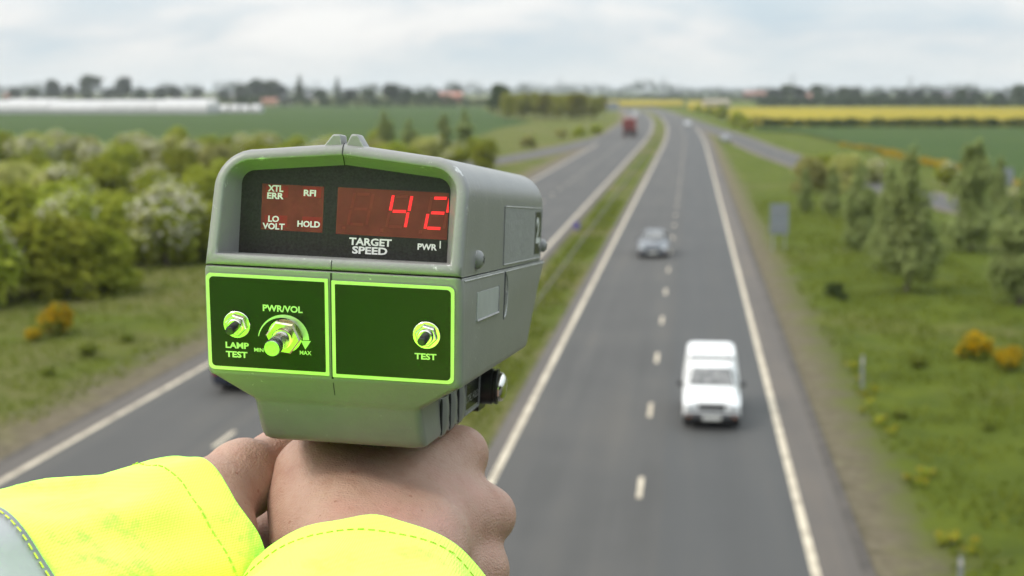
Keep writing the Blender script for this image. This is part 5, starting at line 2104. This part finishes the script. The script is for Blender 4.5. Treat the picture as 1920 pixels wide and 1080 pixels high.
def sleeve(path, radii, a_hint, seed, squash=.92, cuff=(.0, .0), folds=1.0, nt=46, nk=72, band=None, stitch=.016, rimf=None):
    """path: cuff first then towards the shoulder (camera space). returns outer rings, plus a rim turned inwards"""
    P = [np.array(p) for p in path]
    seglen = [np.linalg.norm(P[i + 1] - P[i]) for i in range(len(P) - 1)]
    tot = sum(seglen)
    rings, fr_ = [], []
    ts = list(np.linspace(0, 1, nt) ** 1.25)
    for u in ts:
        s_ = u * tot
        i = 0
        while i < len(seglen) - 1 and s_ > seglen[i]:
            s_ -= seglen[i]
            i += 1
        q = s_ / seglen[i]
        # rounded elbow
        c = P[i] + (P[i + 1] - P[i]) * q
        d = (P[i + 1] - P[i]) / seglen[i]
        if i + 1 < len(seglen):
            d2 = (P[i + 2] - P[i + 1]) / seglen[i + 1]
            w_ = max(0, (q - .6) / .4) * .5
            d = d * (1 - w_) + d2 * w_
        if i > 0:
            d0 = (P[i] - P[i - 1]) / seglen[i - 1]
            w_ = max(0, (.4 - q) / .4) * .5
            d = d * (1 - w_) + d0 * w_
        d /= np.linalg.norm(d)
        rr = np.interp(u, np.linspace(0, 1, len(radii)), radii)
        h = np.array(a_hint, float)
        ux = h - d * (h @ d)
        ux /= np.linalg.norm(ux)
        uy = np.cross(d, ux)
        ring_ = []
        rimw = lambda q: (mnoise.noise(Vector((math.cos(q) * 1.5, math.sin(q) * 1.5, seed * 3.3))) * .0035 + mnoise.noise(Vector((math.cos(q) * 4, math.sin(q) * 4, seed))) * .0012)
        for k in range(nk):
            a = 2 * math.pi * k / nk
            f = mnoise.noise(Vector((math.cos(a) * 1.6 + seed, math.sin(a) * 1.6, u * tot * 26))) * .0062
            f += mnoise.noise(Vector((math.cos(a) * 3.1 + seed, math.sin(a) * 3.1 + u * tot * 20, u * tot * 60))) * .0028
            f += mnoise.noise(Vector((math.cos(a) * 2.4, math.sin(a) * 2.4, seed + u * tot * 9))) * .0036
            rg_ = 1 - abs(mnoise.noise(Vector((math.cos(a) * 1.3 + seed * 2, math.sin(a) * 1.3 + u * tot * 6, u * tot * 15)))) * 2.6
            f += max(0, rg_) * .0042
            f *= folds * min(1, .45 + u * tot / .10)
            if u * tot < stitch * 1.15:
                f += .0006
            if abs(u * tot - stitch) < .0022:
                f -= .0007
            ring_.append(c + ux * math.cos(a) * (rr + f) + uy * math.sin(a) * (rr * squash + f) + d * rimw(a) * max(0, 1 - u * tot / .06))
        rings.append(ring_)
        fr_.append((u * tot, c, d))
    inner = []
    for kk, (sh, ins) in enumerate(((.0, .0016), (.012, .0024), (.05, .004))):
        inner.append([p + fr_[0][2] * sh + (fr_[0][1] - p) / np.linalg.norm(fr_[0][1] - p) * ins for p in rings[0]])
    return rings, inner[::-1], fr_


def dash_row(mb, rings, fr_, at, every=.0042, ln=.0027, r=.00033, off=.0002):
    """a row of stitches round a sleeve at distance `at` from the cuff"""
    j = min(range(len(fr_)), key=lambda i: abs(fr_[i][0] - at))
    j = max(1, j)
    j0 = j - 1 if fr_[j][0] > at else j
    u = (at - fr_[j0][0]) / max(1e-6, fr_[j0 + 1][0] - fr_[j0][0])
    loop = [np.array(rings[j0][k]) * (1 - u) + np.array(rings[j0 + 1][k]) * u for k in range(len(rings[0]))]
    c = fr_[j0][1]
    loop = [p + (p - c) / np.linalg.norm(p - c) * off for p in loop]
    loop.append(loop[0])
    acc, nxt = 0, 0
    for k in range(len(loop) - 1):
        sl = np.linalg.norm(loop[k + 1] - loop[k])
        d = (loop[k + 1] - loop[k]) / sl
        while nxt < acc + sl:
            p = loop[k] + d * (nxt - acc)
            mb.tube(to_local([p, p + d * ln]), r, 5)
            nxt += every
        acc += sl


# right sleeve (comes straight up from below), left sleeve (from the left)
rr_path = [cs(690, 1204, .630), R_EL + np.array([0, -.004, 0]), R_SH]
ll_path = [cs(398, 1030, .660), L_EL + np.array([0, -.004, 0]), L_SH]
Rr, Ri, Rf_ = sleeve(rr_path, [.0600, .063, .070, .077, .08, .08], (1, 0, 0), 3.1, .96)
Lr, Li, Lf_ = sleeve(ll_path, [.0440, .0570, .066, .072, .064, .070, .076, .08], (0, 1, 0), 8.7, .95, folds=1.15)
jm = MB()
for rings, inner in ((Rr, Ri), (Lr, Li)):
    jm.loft([to_local(q) for q in inner + rings], cap0=False, cap1=True)
# torso and shoulders of the jacket, unseen, enlarged to throw more green light on the gun
jk = Flesh()
CH = NECK + fw * .045
for s_ in (-1, 1):
    jk.cap(CH - up * (.135 + .055 * s_) + rt * s_ * .115, CH - up * .62 + rt * s_ * .11, .172, .178, .05)
jk.cap(R_SH + up * .005, NECK + up * .015, .083, .098, .04)
jk.cap(L_SH + up * .005, NECK + up * .015, .083, .098, .04)
jk.cap(R_SH, R_SH + (R_EL - R_SH) * .35, .084, .080, .03)
jk.cap(L_SH, L_SH + (L_EL - L_SH) * .35, .084, .080, .03)
jk.cap(NECK + up * .03, NECK + up * .075 - fw * .01, .083, .074, .03)
tv, tf = jk.mesh(.011, .02)
jm.add(to_local(tv), [tuple(int(i) for i in q) for q in tf])
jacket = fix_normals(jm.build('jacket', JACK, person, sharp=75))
jacket['label'] = 'fluorescent yellow jacket with grubby sleeves'
sm = jacket.modifiers.new('soft', 'SUBSURF')
sm.levels = sm.render_levels = 1
st = MB()
dash_row(st, Rr, Rf_, .0125)
dash_row(st, Lr, Lf_, .0185)
st.build('cuff_stitching', STITCH, jacket)
# silver reflective band round the left sleeve
tb, ts_ = MB(), MB()
B0, B1 = .090, .146
rr2 = []
for j, (s_, c, d) in enumerate(Lf_):
    if B0 - .004 < s_ < B1 + .004:
        rr2.append([c + (np.array(p) - c) * (1 + .0011 / np.linalg.norm(np.array(p) - c)) for p in Lr[j]])
tb.loft([to_local(q) for q in rr2], cap0=False, cap1=False)
tape = fix_normals(tb.build('reflective_band', TAPE, jacket, sharp=75))
sm = tape.modifiers.new('soft', 'SUBSURF')
sm.levels = sm.render_levels = 1
sm = tape.modifiers.new('thick', 'SOLIDIFY')
sm.thickness = .0006
dash_row(ts_, Lr, Lf_, B0 + .004, off=.0016)
ts_.build('band_stitching', simple('yellow_thread', (.62, .70, .05), .8, var=.1, scale=400), jacket)
# trousers and hair
tm = MB()
for s_ in (-1, 1):
    tm.loft([to_local([NECK - up * (.5 + .9 * u) + rt * (s_ * (.085 + .03 * u) + math.cos(a) * (.105 - .035 * u)) + fw * math.sin(a) * (.11 - .035 * u) for a in np.linspace(0, 2 * math.pi, 24, endpoint=False)]) for u in np.linspace(0, 1, 10)], cap0=True, cap1=True)
fix_normals(tm.build('trousers', simple('dark_cloth', (.02, .022, .03), .85), person))
hm = MB()
rr3 = []
for i in range(9):
    a0 = math.pi * (.02 + .58 * i / 8)
    rr3.append([HD + up * (.035 + .094 * math.cos(a0)) - fw * .018 + rt * .092 * math.sin(a0) * math.cos(a) + fw * .105 * math.sin(a0) * math.sin(a) * (1 if math.sin(a) < 0 else .72) for a in np.linspace(0, 2 * math.pi, 30, endpoint=False)])
hm.loft([to_local(q) for q in rr3], cap0=True, cap1=False)
fix_normals(hm.build('hair', simple('brown_hair', (.06, .038, .022), .7, var=.4, scale=120), person))
tag(person, 'person in a fluorescent yellow jacket aiming the speed gun with both hands', 'person')
# the bridge deck the person stands on, below and behind the lens
m = MB()
m.box((0, -2.05, DECK - .3), (60, 4.6, .6))
tag(m.build('bridge_deck', simple('deck_concrete', (.06, .058, .055), .85, var=.15, scale=.8), None, smooth=False), kind='structure')
# ------------------------------------------------------------------ haze
hz = MB()
hz.box((0, 6800, 18.5), (18400, 14600, 40))
hazem = bpy.data.materials.new('haze')
hazem.use_nodes = True
t = hazem.node_tree
t.nodes.clear()
o_ = N(t, 'ShaderNodeOutputMaterial')
pv = N(t, 'ShaderNodeVolumePrincipled')
pv.inputs['Color'].default_value = (.92, .96, .985, 1)
pv.inputs['Density'].default_value = .00012
pv.inputs['Anisotropy'].default_value = .25
t.links.new(pv.outputs[0], o_.inputs['Volume'])
tag(hz.build('haze', hazem, None, smooth=False), kind='stuff')
